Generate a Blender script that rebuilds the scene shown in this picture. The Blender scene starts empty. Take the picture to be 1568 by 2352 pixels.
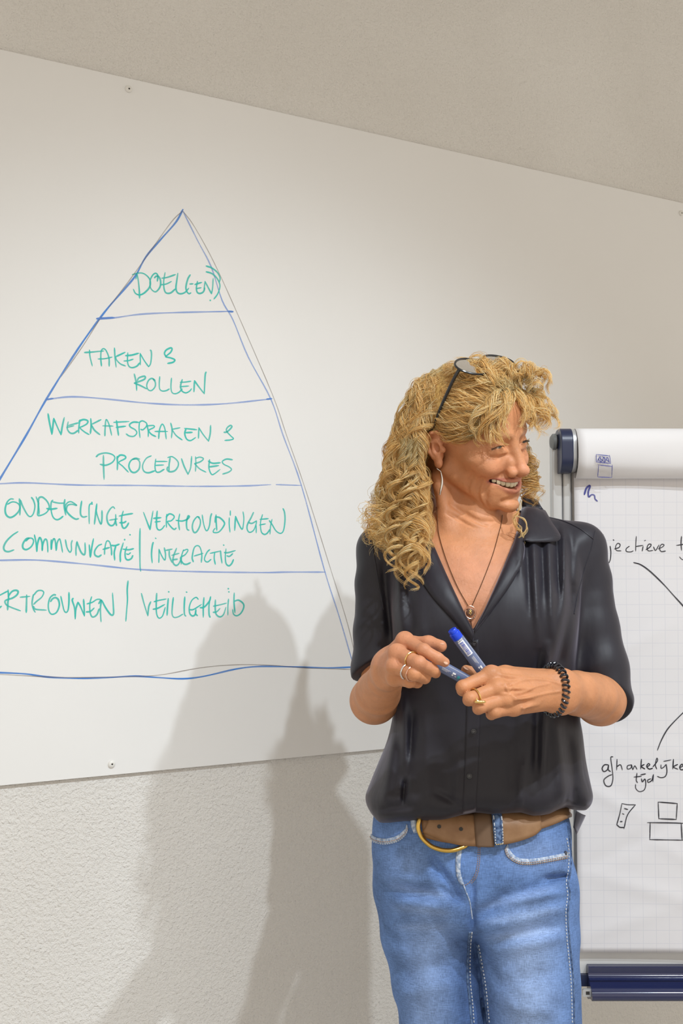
import bpy, math, random
import numpy as np
from mathutils import Vector, Matrix

# ------------------------------------------------------------------ camera, world, lights, exposure
SC = bpy.context.scene
COL = SC.collection
F = 2700.0                                   # focal length in pixels of the 1568 x 2352 frame
CAM = np.array([0.0, 0.0, 1.40])
PITCH = math.atan2(125.0, F)
cam_d = bpy.data.cameras.new('camera')
cam = bpy.data.objects.new('camera', cam_d)
COL.objects.link(cam)
cam_d.sensor_fit = 'VERTICAL'
cam_d.sensor_height = 36.0
cam_d.lens = F * 36.0 / 2352.0
cam_d.clip_start = 0.05
cam.location = CAM
cam.rotation_euler = (math.pi / 2 + PITCH, 0, 0)
SC.camera = cam

world = bpy.data.worlds.new('room_light')
SC.world = world
world.use_nodes = True
wb = world.node_tree.nodes['Background']
wb.inputs[0].default_value = (1.0, 0.915, 0.80, 1)
wb.inputs[1].default_value = 0.97


def spot(name, loc, target, power, color, size, angle, blend=0.6):
    d = bpy.data.lights.new(name, 'SPOT')
    d.energy = power
    d.color = color
    d.shadow_soft_size = size
    d.spot_size = math.radians(angle)
    d.spot_blend = blend
    o = bpy.data.objects.new(name, d)
    COL.objects.link(o)
    o.location = loc
    o.rotation_euler = (Vector(target) - Vector(loc)).to_track_quat('-Z', 'Y').to_euler()
    return o


# two ceiling spots on the track over the audience, to the right of the photographer
spot('ceiling_spot', (1.52, 0.60, 3.30), (-0.22, 2.00, 0.45), 145, (0.86, 0.94, 1.0), 0.030, 66, 1.0)
spot('ceiling_spot', (0.725, 0.15, 3.30), (-0.08, 2.00, 0.50), 145, (0.86, 0.94, 1.0), 0.030, 62, 1.0)

SC.view_settings.view_transform = 'Standard'
SC.view_settings.look = 'None'
SC.view_settings.gamma = 1.0
SC.view_settings.use_curve_mapping = False
SC.view_settings.exposure = 0.10

RNG = np.random.default_rng(7)
random.seed(7)
CP, SP = math.cos(PITCH), math.sin(PITCH)


def ray(px, py):
    u, v = (px - 784.0) / F, -(py - 1176.0) / F
    return np.array([u, CP - v * SP, SP + v * CP])


def W(px, py, Y):
    """the point at depth Y (metres in front of the camera) seen at picture position px, py"""
    d = ray(px, py)
    return CAM + d * (Y / d[1])


def px_of(P):
    """picture position of world points (n,3)"""
    q = P - CAM
    zc = q[:, 1] * CP + q[:, 2] * SP
    v = -q[:, 1] * SP + q[:, 2] * CP
    return 784 + F * q[:, 0] / zc, 1176 - F * v / zc


# ------------------------------------------------------------------ scene helpers
def mesh_obj(name, verts, faces, mat, parent=None, smooth=True):
    me = bpy.data.meshes.new(name)
    verts = np.asarray(verts, dtype=np.float32).reshape(-1, 3)
    if isinstance(faces, np.ndarray):
        n, k = faces.shape
        me.vertices.add(len(verts))
        me.vertices.foreach_set('co', verts.ravel())
        me.loops.add(n * k)
        me.loops.foreach_set('vertex_index', faces.astype(np.int32).ravel())
        me.polygons.add(n)
        me.polygons.foreach_set('loop_start', np.arange(0, n * k, k, dtype=np.int32))
        me.polygons.foreach_set('loop_total', np.full(n, k, dtype=np.int32))
        me.update(calc_edges=True)
        me.validate()
    else:
        me.from_pydata([tuple(map(float, v)) for v in verts], [], faces)
        me.update()
    if smooth:
        me.polygons.foreach_set('use_smooth', np.ones(len(me.polygons), dtype=bool))
    if mat is not None:
        me.materials.append(mat)
    o = bpy.data.objects.new(name, me)
    COL.objects.link(o)
    if parent is not None:
        o.parent = parent
        o.matrix_parent_inverse = parent.matrix_world.inverted() if False else Matrix.Translation(-parent.location) if parent.type == 'EMPTY' else Matrix()
    return o


def add_color(o, cols, name='col'):
    a = o.data.color_attributes.new(name, 'FLOAT_COLOR', 'POINT')
    c = np.ones((len(cols), 4), dtype=np.float32)
    c[:, :3] = cols
    a.data.foreach_set('color', c.ravel())


def tag(o, label=None, cat=None, group=None, kind=None):
    if label: o['label'] = label
    if cat: o['category'] = cat
    if group: o['group'] = group
    if kind: o['kind'] = kind
    return o


def empty(name, loc):
    o = bpy.data.objects.new(name, None)
    COL.objects.link(o)
    o.location = tuple(loc)
    o.empty_display_size = 0.05
    bpy.context.view_layer.update()
    return o


class MB:
    """collects shapes, then links them as one mesh"""
    def __init__(s): s.v, s.f, s.n = [], [], 0

    def add(s, v, f):
        v = np.asarray(v, float).reshape(-1, 3)
        s.v.append(v)
        s.f += [tuple(i + s.n for i in q) for q in f]
        s.n += len(v)
        return s

    def box(s, lo, hi, M=None):
        x0, y0, z0 = lo; x1, y1, z1 = hi
        v = np.array([(x, y, z) for z in (z0, z1) for y in (y0, y1) for x in (x0, x1)], float)
        if M is not None: v = v @ np.array(M)[:3, :3].T + np.array(M)[:3, 3]
        return s.add(v, [(0, 2, 3, 1), (4, 5, 7, 6), (0, 1, 5, 4), (1, 3, 7, 5), (3, 2, 6, 7), (2, 0, 4, 6)])

    def rbox(s, lo, hi, r, axis=0, M=None, seg=4):
        """box rounded around one axis"""
        lo, hi = np.array(lo, float), np.array(hi, float)
        a, b = [i for i in range(3) if i != axis]
        pts = []
        for cx, cy, t0 in ((hi[a] - r, hi[b] - r, 0), (lo[a] + r, hi[b] - r, 90), (lo[a] + r, lo[b] + r, 180), (hi[a] - r, lo[b] + r, 270)):
            for k in range(seg + 1):
                t = math.radians(t0 + 90 * k / seg)
                pts.append((cx + r * math.cos(t), cy + r * math.sin(t)))
        n = len(pts)
        v = np.zeros((2 * n, 3))
        for e, val in ((0, lo[axis]), (1, hi[axis])):
            for i, (p, q) in enumerate(pts):
                v[e * n + i, axis] = val; v[e * n + i, a] = p; v[e * n + i, b] = q
        if M is not None: v = v @ np.array(M)[:3, :3].T + np.array(M)[:3, 3]
        f = [tuple(range(n)), tuple(range(2 * n - 1, n - 1, -1))]
        f += [(i, i + n, (i + 1) % n + n, (i + 1) % n) for i in range(n)]
        return s.add(v, f)

    def tube(s, pts, r, n=8, caps=True, closed=False):
        v, f = tube_geo(pts, r, n, caps, closed)
        return s.add(v, f)

    def lathe(s, prof, origin, axis, n=24, caps=True):
        """profile [(distance along axis, radius)] turned about an axis"""
        axis = np.array(axis, float); axis /= np.linalg.norm(axis)
        t = np.array([0, 0, 1.0]) if abs(axis[2]) < 0.9 else np.array([1.0, 0, 0])
        e1 = np.cross(axis, t); e1 /= np.linalg.norm(e1); e2 = np.cross(axis, e1)
        o = np.array(origin, float)
        v, f = [], []
        for d, r in prof:
            for k in range(n):
                a = 2 * math.pi * k / n
                v.append(o + axis * d + r * (math.cos(a) * e1 + math.sin(a) * e2))
        m = len(prof)
        for i in range(m - 1):
            for k in range(n):
                f.append((i * n + k, i * n + (k + 1) % n, (i + 1) * n + (k + 1) % n, (i + 1) * n + k))
        if caps:
            f.append(tuple(range(n - 1, -1, -1))); f.append(tuple((m - 1) * n + k for k in range(n)))
        return s.add(v, f)

    def build(s, name, mat, parent=None, smooth=False, bevel=0):
        o = mesh_obj(name, np.concatenate(s.v), s.f, mat, parent, smooth)
        if smooth:
            o.data.set_sharp_from_angle(angle=math.radians(40))
        if bevel:
            m = o.modifiers.new('bevel', 'BEVEL'); m.width = bevel; m.segments = 2; m.limit_method = 'ANGLE'
        return o


def frames(P, closed=False):
    P = np.asarray(P, float)
    if closed:
        T = np.roll(P, -1, 0) - np.roll(P, 1, 0)
    else:
        T = np.gradient(P, axis=0)
    T /= np.maximum(np.linalg.norm(T, axis=1, keepdims=True), 1e-9)
    N = np.zeros_like(P)
    t = np.array([0, 0, 1.0]) if abs(T[0, 2]) < 0.9 else np.array([1.0, 0, 0])
    n = np.cross(T[0], t); n /= np.linalg.norm(n)
    for i in range(len(P)):
        n = n - T[i] * np.dot(n, T[i]); n /= max(np.linalg.norm(n), 1e-9)
        N[i] = n
    return T, N, np.cross(T, N)


def tube_geo(pts, r, n=8, caps=True, closed=False):
    P = np.asarray(pts, float)
    m = len(P)
    r = np.broadcast_to(np.asarray(r, float), (m,))
    T, N, B = frames(P, closed)
    a = np.arange(n) * 2 * math.pi / n
    V = P[:, None, :] + r[:, None, None] * (np.cos(a)[None, :, None] * N[:, None, :] + np.sin(a)[None, :, None] * B[:, None, :])
    f = []
    for i in range(m if closed else m - 1):
        j = (i + 1) % m
        for k in range(n):
            f.append((i * n + k, i * n + (k + 1) % n, j * n + (k + 1) % n, j * n + k))
    if caps and not closed:
        f.append(tuple(range(n - 1, -1, -1))); f.append(tuple((m - 1) * n + k for k in range(n)))
    return V.reshape(-1, 3), f


def catmull(P, sub=6, closed=False):
    P = np.asarray(P, float)
    if len(P) < 3 and not closed:
        return np.array([P[0] + (P[-1] - P[0]) * t for t in np.linspace(0, 1, sub + 1)])
    if closed:
        Q = np.vstack([P[-1], P, P[0], P[1]]); n = len(P)
    else:
        Q = np.vstack([2 * P[0] - P[1], P, 2 * P[-1] - P[-2]]); n = len(P) - 1
    out = []
    for i in range(n):
        a, b, c, d = Q[i], Q[i + 1], Q[i + 2], Q[i + 3]
        for t in np.arange(sub) / sub:
            out.append(0.5 * (2 * b + (c - a) * t + (2 * a - 5 * b + 4 * c - d) * t * t + (3 * b - a - 3 * c + d) * t ** 3))
    if not closed: out.append(P[-1])
    return np.array(out)


# ------------------------------------------------------------------ materials
def mat(name, color=(0.8, 0.8, 0.8), rough=0.5, metal=0.0, spec=0.5):
    m = bpy.data.materials.new(name)
    m.use_nodes = True
    b = m.node_tree.nodes['Principled BSDF']
    b.inputs['Base Color'].default_value = (*color, 1)
    b.inputs['Roughness'].default_value = rough
    b.inputs['Metallic'].default_value = metal
    b.inputs['Specular IOR Level'].default_value = spec
    return m


def nd(m, typ, **kw):
    n = m.node_tree.nodes.new(typ)
    for k, v in kw.items():
        if k in n.inputs: n.inputs[k].default_value = v
        else: setattr(n, k, v)
    return n


def lk(m, a, ao, b, bi): m.node_tree.links.new(a.outputs[ao], b.inputs[bi])
def bsdf(m): return m.node_tree.nodes['Principled BSDF']


def noise_bump(m, scale, strength, dist=0.002, detail=4.0, coord='Object', stretch=None):
    tc = nd(m, 'ShaderNodeTexCoord')
    n = nd(m, 'ShaderNodeTexNoise', Scale=scale, Detail=detail)
    if stretch:
        mp = nd(m, 'ShaderNodeMapping'); mp.inputs['Scale'].default_value = stretch
        lk(m, tc, coord, mp, 'Vector'); lk(m, mp, 'Vector', n, 'Vector')
    else:
        lk(m, tc, coord, n, 'Vector')
    bp = nd(m, 'ShaderNodeBump', Strength=strength, Distance=dist)
    lk(m, n, 'Fac', bp, 'Height')
    prev = bsdf(m).inputs['Normal']
    if prev.is_linked:
        m.node_tree.links.new(prev.links[0].from_socket, bp.inputs['Normal'])
    lk(m, bp, 'Normal', bsdf(m), 'Normal')
    return n


def noise_color(m, scale, c1, c2, lo=0.35, hi=0.65, detail=4.0, stretch=None):
    tc = nd(m, 'ShaderNodeTexCoord')
    n = nd(m, 'ShaderNodeTexNoise', Scale=scale, Detail=detail)
    if stretch:
        mp = nd(m, 'ShaderNodeMapping'); mp.inputs['Scale'].default_value = stretch
        lk(m, tc, 'Object', mp, 'Vector'); lk(m, mp, 'Vector', n, 'Vector')
    else:
        lk(m, tc, 'Object', n, 'Vector')
    r = nd(m, 'ShaderNodeValToRGB')
    r.color_ramp.elements[0].position = lo; r.color_ramp.elements[0].color = (*c1, 1)
    r.color_ramp.elements[1].position = hi; r.color_ramp.elements[1].color = (*c2, 1)
    lk(m, n, 'Fac', r, 'Fac'); lk(m, r, 'Color', bsdf(m), 'Base Color')
    return r
# ------------------------------------------------------------------ the room: wall, floor
WA = np.array([-0.603, 2.076]); WD = np.array([1.462, 0.881]); WD = WD / np.linalg.norm(WD)     # the wall's line on the floor
WN = np.array([WD[1], -WD[0]])                                                                     # its normal, towards the camera


def wall_pt(s, z, off=0.0):
    q = WA + WD * s + WN * off
    return np.array([q[0], q[1], z])


def on_wall(px, py, off=0.0):
    """where the line of sight through a picture position meets the wall's plane, as (s, z)"""
    d = ray(px, py)
    a = WA + WN * off
    t = np.dot(a - CAM[:2], WN) / np.dot(d[:2], WN)
    P = CAM + d * t
    return np.dot(P[:2] - WA, WD), P[2]


M_wall = mat('plaster', (0.74, 0.725, 0.70), 0.9, 0, 0.25)
noise_color(M_wall, 2.2, (0.71, 0.69, 0.66), (0.77, 0.755, 0.73), 0.3, 0.7)
noise_bump(M_wall, 150.0, 0.60, 0.008, 5.0)
noise_bump(M_wall, 420.0, 0.50, 0.004, 3.0)
mb = MB()
a, b = wall_pt(-2.6, 0, -0.10), wall_pt(4.2, 0, -0.10)
c, d = wall_pt(4.2, 0), wall_pt(-2.6, 0)
lo = np.array([a, b, c, d]); hi = lo + np.array([0, 0, 3.4])
mb.add(np.vstack([lo, hi]), [(0, 1, 2, 3), (7, 6, 5, 4), (0, 4, 5, 1), (1, 5, 6, 2), (2, 6, 7, 3), (3, 7, 4, 0)])
tag(mb.build('wall_back', M_wall), kind='structure')
M_floor = mat('floor_vinyl', (0.60, 0.58, 0.55), 0.55)
noise_color(M_floor, 14.0, (0.58, 0.56, 0.53), (0.64, 0.62, 0.59))
mb = MB().box((-3.2, -2.5, -0.05), (4.2, 4.6, 0.0))
tag(mb.build('floor', M_floor), kind='structure')
M_ceil = mat('ceiling_paint', (0.74, 0.72, 0.68), 0.9, 0, 0.2); noise_bump(M_ceil, 120.0, 0.2, 0.003)
tag(MB().box((-3.2, -2.5, 3.40), (4.2, 4.6, 3.46)).build('ceiling', M_ceil), kind='structure')

# ------------------------------------------------------------------ whiteboard with its handwriting
TH = 0.008
sz = [on_wall(x, y, TH) for x, y in ((0, 113), (600, 249), (1100, 361), (1568, 467))]
B_TOP = float(np.mean([q[1] for q in sz]))
sz = [on_wall(x, y, TH) for x, y in ((0, 1804), (450, 1762), (880, 1720))]
B_BOT = float(np.mean([q[1] for q in sz]))
print('board z', B_TOP, B_BOT)
S0, S1 = on_wall(-560, 1000, TH)[0], on_wall(1720, 1000, TH)[0]
M_board = mat('whiteboard_enamel', (0.755, 0.752, 0.745), 0.55, 0, 0.25)
noise_color(M_board, 1.6, (0.745, 0.742, 0.735), (0.772, 0.770, 0.764))
noise_bump(M_board, 5.0, 0.05, 0.01, 2.0)
M_edge = mat('board_core', (0.24, 0.20, 0.165), 0.8)
wb_e = empty('whiteboard', wall_pt((S0 + S1) / 2, B_BOT))
tag(wb_e, 'large white wall-mounted whiteboard covered with a green and blue pyramid diagram', 'whiteboard')


def wall_box(s0, s1, z0, z1, d0, d1):
    v = [wall_pt(s, z, d) for z in (z0, z1) for d in (d0, d1) for s in (s0, s1)]
    return v, [(0, 1, 3, 2), (4, 6, 7, 5), (0, 4, 5, 1), (1, 5, 7, 3), (3, 7, 6, 2), (2, 6, 4, 0)]


MB().add(*wall_box(S0, S1, B_BOT, B_TOP, TH - 0.0018, TH)).build('writing_surface', M_board, wb_e)
MB().add(*wall_box(S0 + .001, S1 - .001, B_BOT + .0008, B_TOP - .0008, 0.0006, TH - 0.0018)).build('core_panel', M_edge, wb_e)
M_cap = mat('screw_cap_plastic', (0.72, 0.71, 0.68), 0.45)
M_dark = mat('dark_hole', (0.03, 0.028, 0.025), 0.7)
WN3 = np.array([WN[0], WN[1], 0])
for (x, y) in ((295, 205), (256, 1755), (1563, 490)):
    s, z = on_wall(x, y, TH)
    c = wall_pt(s, z, TH)
    o = MB().lathe([(0, .0068), (.0022, .0066), (.0036, .0050), (.0042, .0026), (.0036, .0016), (.0018, .0012)], c, WN3, 20).build('screw_cap', M_cap, wb_e, True)
    h = MB().lathe([(.0019, .0018), (.00375, .0018)], c + np.array([WD[0], WD[1], 0]) * .0009, WN3, 10).build('screw_slot', M_dark, wb_e)


def ink(name, rgb, rough=0.55, alpha=1.0):
    m = mat(name, rgb, rough, 0, 0.3)
    b = bsdf(m)
    tc = nd(m, 'ShaderNodeTexCoord')
    n = nd(m, 'ShaderNodeTexNoise', Scale=26.0, Detail=3.0)
    lk(m, tc, 'Object', n, 'Vector')
    r = nd(m, 'ShaderNodeMapRange'); r.inputs[1].default_value = 0.35; r.inputs[2].default_value = 0.7
    r.inputs[3].default_value = alpha; r.inputs[4].default_value = alpha * 0.72
    lk(m, n, 'Fac', r, 0); lk(m, r, 0, b, 'Alpha')
    return m


I_green = ink('green_marker_ink', (0.035, 0.56, 0.49), alpha=0.82)
I_blue = ink('blue_marker_ink', (0.06, 0.24, 0.68), alpha=0.85)
I_bluef = ink('faint_blue_marker_ink', (0.17, 0.32, 0.74), alpha=0.56)
I_brown = ink('faint_brown_marker_ink', (0.20, 0.15, 0.12), alpha=0.48)
I_black = ink('black_marker_ink', (0.02, 0.02, 0.03), alpha=0.95)
I_navy = ink('navy_marker_ink', (0.03, 0.04, 0.30), alpha=0.9)


def ribbon(P, N, w, taper=True):
    """flat ink ribbon along points P on a surface of normal N"""
    P = np.asarray(P, float)
    T = np.gradient(P, axis=0)
    T /= np.maximum(np.linalg.norm(T, axis=1, keepdims=True), 1e-9)
    S = np.cross(T, N); S /= np.maximum(np.linalg.norm(S, axis=1, keepdims=True), 1e-9)
    n = len(P)
    ww = np.full(n, w / 2)
    L = np.concatenate([[0], np.cumsum(np.linalg.norm(np.diff(P, axis=0), axis=1))])
    ww *= 1 + 0.16 * np.sin(L * 70 + P[0, 0] * 900)
    if taper:
        ww[0] *= 0.55; ww[-1] *= 0.45
        # rounded ends
        P = P.copy(); P[0] -= T[0] * w * 0.3; P[-1] += T[-1] * w * 0.3
    V = np.empty((2 * n, 3)); V[0::2] = P + S * ww[:, None]; V[1::2] = P - S * ww[:, None]
    f = [(2 * i, 2 * i + 1, 2 * i + 3, 2 * i + 2) for i in range(n - 1)]
    return V, f


INK_LVL = [0]


def board_ink(name, strokes, org, sc, w, m, label=None, sub=5):
    mb = MB()
    for st in strokes:
        pts = np.array(st, float) / sc + np.array(org)
        if len(pts) == 1: pts = np.array([pts[0] - (0.7, 0.5), pts[0] + (0.7, 0.5)])
        pts = catmull(pts, sub)
        INK_LVL[0] += 1
        off = TH + 0.00025 + 0.000012 * (INK_LVL[0] % 9)
        P = np.array([wall_pt(*on_wall(x, y, off), off) for x, y in pts])
        mb.add(*ribbon(P, WN3, w))
    o = mb.build(name, m, wb_e)
    if label: o['label'] = label
    return o


PX = ((0, 0), 1.0)
board_ink('pyramid_outline', [
    [(420, 481), (404, 510), (370, 549), (335, 590), (312, 632), (285, 665), (240, 717), (180, 800), (107, 916), (60, 1000), (0, 1100), (-60, 1200)],
], *PX, 0.0034, I_blue, 'blue left edge of the drawn pyramid')
board_ink('pyramid_outline', [
    [(419, 483), (455, 555), (485, 613), (510, 690), (535, 735), (570, 820), (622, 917), (650, 1000), (692, 1115), (745, 1310), (780, 1420), (815, 1540), (820, 1552)],
], *PX, 0.0028, I_bluef, 'faint blue right edge of the drawn pyramid')
board_ink('sketch_line', [
    [(421, 486), (446, 520), (490, 600), (545, 720), (625, 905), (658, 1000), (700, 1120), (760, 1310), (800, 1440), (822, 1540)],
    [(420, 484), (395, 508), (350, 570), (300, 640), (250, 705)], [(232, 728), (190, 795), (140, 866)],
    [(0, 1549), (150, 1556), (300, 1554), (370, 1550), (460, 1534), (540, 1527), (620, 1528), (700, 1534), (812, 1538)],
], *PX, 0.0017, I_brown, 'thin brown preliminary line beside the blue outline')
for st, m_, w_ in (
    ([[(222, 732), (262, 730), (320, 722), (400, 718), (535, 715)]], I_bluef, .0030),
    ([[(106, 918), (150, 912), (190, 912), (250, 917), (340, 926), (430, 930), (520, 927), (624, 916)]], I_bluef, .0030),
    ([[(-60, 1112), (0, 1111), (60, 1109), (180, 1114), (320, 1115), (450, 1117), (560, 1116), (622, 1113)], [(634, 1113), (692, 1115)]], I_bluef, .0028),
    ([[(-60, 1287), (0, 1287), (60, 1286), (110, 1288), (210, 1297), (320, 1308), (450, 1313), (600, 1315), (660, 1314), (747, 1314)]], I_bluef, .0030),
    ([[(-60, 1544), (0, 1545), (60, 1548), (110, 1555), (180, 1558), (250, 1556), (310, 1553), (360, 1556), (420, 1559), (470, 1553), (540, 1537), (590, 1531), (650, 1531), (750, 1534), (816, 1532)]], I_blue, .0030)):
    board_ink('divider_line', st, *PX, w_, m_, 'blue line across the drawn pyramid')
board_ink('divider_end', [[(222, 732), (240, 731), (262, 729.5)]], *PX, .0036, I_blue)
board_ink('divider_end', [[(524, 715), (535, 716)]], *PX, .0036, I_blue)
board_ink('divider_end', [[(106, 918), (122, 915)]], *PX, .0036, I_blue)
board_ink('divider_end', [[(612, 917), (624, 915.5)]], *PX, .0036, I_blue)

GW = 0.0030
board_ink('handwriting', [
    [(527, 105), (540, 180), (548, 260), (551, 332)], [(527, 115), (517, 160)],
    [(486, 120), (560, 105), (610, 125), (645, 170), (642, 230), (600, 280), (555, 303), (515, 290), (495, 252)],
    [(685, 150), (700, 135), (725, 140), (740, 180), (735, 230), (705, 270), (680, 272), (650, 240), (645, 180), (665, 130), (695, 108), (715, 130), (710, 180)],
    [(780, 102), (768, 180), (772, 250), (790, 285), (830, 285), (872, 250)], [(750, 153), (800, 145), (873, 120)], [(740, 212), (790, 205), (837, 182)],
    [(895, 108), (885, 180), (878, 240), (890, 280), (920, 293), (960, 280), (993, 243)],
    [(1007, 122), (985, 160), (968, 230), (975, 270), (995, 292), (1013, 284)], [(1002, 205), (1032, 203)],
    [(1072, 180), (1062, 240), (1070, 280), (1095, 290), (1125, 275), (1138, 240)], [(1048, 210), (1110, 190)], [(1060, 247), (1105, 238)],
    [(1130, 262), (1140, 182)], [(1140, 182), (1165, 230), (1198, 293)], [(1198, 293), (1208, 240), (1213, 155)],
    [(1150, 95), (1200, 110), (1245, 150), (1272, 205), (1270, 250), (1250, 300), (1220, 340)],
    [(1150, 43), (1200, 60), (1250, 100), (1275, 150), (1268, 190)], [(1187, 352)],
], (180, 600), 3.92, GW, I_green, 'green handwritten word DOEL(-EN)')
board_ink('handwriting', [
    [(55, 822), (120, 818), (180, 812), (228, 808)], [(100, 800), (105, 860), (125, 942)],
    [(208, 942), (202, 880), (205, 810), (225, 787), (250, 805), (275, 870), (277, 945)], [(178, 880), (240, 877), (303, 863)],
    [(325, 782), (330, 870), (340, 953)], [(420, 820), (335, 860)], [(335, 860), (345, 890), (380, 925), (423, 942)],
    [(445, 825), (442, 900), (455, 945), (485, 958), (525, 945), (552, 915)], [(425, 850), (480, 845), (542, 828)], [(410, 898), (450, 895), (493, 882)],
    [(558, 932), (556, 830)], [(556, 830), (590, 890), (632, 950)], [(632, 950), (650, 920), (658, 850), (655, 810), (647, 800)],
], (180, 600), 3.92, GW, I_green, 'green handwritten word TAKEN')
board_ink('handwriting', [[(788, 858), (775, 830), (790, 800), (830, 780), (843, 790), (830, 820), (795, 850), (785, 862)], [(785, 862), (830, 870), (868, 888), (850, 910), (803, 920)]], (180, 600), 3.92, GW, I_green, 'green handwritten ampersand after TAKEN')
board_ink('handwriting', [
    [(503, 1015), (520, 1090), (525, 1163)], [(530, 1075), (545, 1050), (590, 1035), (603, 1045), (590, 1065), (540, 1085), (503, 1097)], [(503, 1097), (560, 1120), (617, 1150)],
    [(690, 1072), (660, 1055), (630, 1075), (615, 1120), (630, 1158), (660, 1163), (690, 1130), (692, 1090), (672, 1058)],
    [(732, 1040), (728, 1100), (732, 1150), (755, 1168), (790, 1165), (818, 1150)],
    [(838, 1053), (833, 1130), (842, 1180), (870, 1193), (905, 1180), (935, 1150)],
    [(935, 1065), (920, 1120), (930, 1165), (965, 1185), (1000, 1170), (1018, 1148)], [(917, 1090), (960, 1088), (1013, 1080)], [(915, 1130), (993, 1123)],
    [(1040, 1175), (1045, 1075)], [(1045, 1075), (1080, 1125), (1133, 1193)], [(1133, 1193), (1137, 1100), (1142, 1020), (1150, 997)],
], (180, 600), 3.92, GW, I_green, 'green handwritten word ROLLEN')
board_ink('handwriting', [
    [(68, 68), (80, 140), (97, 225)], [(97, 225), (105, 160), (112, 103)], [(112, 103), (140, 170), (167, 228)], [(167, 228), (178, 160), (192, 97)],
    [(222, 130), (215, 180), (235, 213), (265, 217), (298, 195)], [(225, 157), (302, 137)], [(212, 172), (265, 160)],
    [(312, 115), (303, 180), (303, 215)], [(305, 125), (340, 112), (372, 122), (365, 145), (330, 165), (312, 175), (345, 205), (382, 227)],
    [(395, 105), (398, 160), (392, 220)], [(473, 113), (400, 150)], [(398, 152), (425, 195), (465, 228)],
    [(503, 237), (505, 180), (513, 112), (535, 150), (555, 232)], [(487, 160), (565, 162)],
    [(592, 120), (600, 180), (608, 233)], [(572, 133), (688, 127)], [(590, 172), (662, 163)],
    [(758, 133), (720, 132), (693, 150), (700, 170), (735, 190), (748, 215), (725, 240), (690, 238), (667, 222)],
    [(768, 135), (765, 180), (772, 250)], [(765, 135), (790, 122), (822, 140), (820, 165), (795, 190), (777, 187)],
    [(825, 148), (835, 200), (835, 243)], [(830, 160), (875, 158), (880, 172), (840, 195), (860, 225), (893, 242)],
    [(915, 258), (922, 190), (942, 147), (962, 180), (973, 260)], [(887, 203), (983, 203)],
    [(1008, 140), (1018, 190), (1013, 253)], [(1078, 175), (1017, 187)], [(1017, 188), (1050, 235), (1095, 268)],
    [(1125, 180), (1115, 220), (1130, 262), (1160, 273), (1198, 250)], [(1113, 180), (1207, 190)], [(1120, 213), (1173, 210)],
    [(1220, 255), (1223, 175)], [(1223, 175), (1255, 225), (1297, 278)], [(1297, 278), (1310, 220), (1313, 157)],
], (90, 930), 3.336, GW, I_green, 'green handwritten word WERKAFSPRAKEN')
board_ink('handwriting', [[(1415, 210), (1440, 205), (1475, 170), (1465, 157), (1440, 175), (1435, 200), (1465, 235), (1488, 258), (1465, 268), (1422, 272)]], (90, 930), 3.336, GW, I_green, 'green handwritten ampersand after WERKAFSPRAKEN')
board_ink('handwriting', [
    [(437, 397), (460, 378), (510, 368), (560, 380), (580, 405), (560, 440), (510, 462), (467, 455)], [(492, 387), (493, 470), (497, 570)],
    [(597, 395), (600, 450), (598, 498)], [(595, 410), (620, 385), (655, 390), (660, 410), (610, 440), (640, 470), (683, 515)],
    [(770, 415), (735, 408), (700, 430), (687, 470), (705, 510), (735, 517), (765, 490), (770, 440), (748, 415), (715, 418)],
    [(858, 390), (820, 410), (793, 460), (800, 505), (835, 520), (885, 505)],
    [(893, 415), (887, 470), (895, 510), (920, 515), (957, 493)], [(890, 433), (980, 433)], [(890, 463), (953, 460)],
    [(1003, 405), (995, 460), (995, 510)], [(985, 403), (1020, 397), (1060, 430), (1065, 465), (1040, 503), (1000, 512), (980, 495), (985, 475)],
    [(1090, 412), (1110, 470), (1140, 532)], [(1140, 532), (1160, 480), (1168, 395)],
    [(1198, 397), (1200, 450), (1197, 508)], [(1198, 410), (1230, 400), (1258, 412), (1235, 435), (1190, 450)], [(1190, 450), (1230, 490), (1277, 515)],
    [(1305, 420), (1300, 480), (1315, 525), (1335, 532), (1385, 495)], [(1295, 430), (1330, 447), (1387, 443)], [(1300, 475), (1375, 465)],
    [(1480, 420), (1435, 415), (1403, 433), (1415, 455), (1455, 475), (1473, 495), (1450, 515), (1405, 530)],
], (90, 930), 3.336, GW, I_green, 'green handwritten word PROCEDURES')
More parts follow.
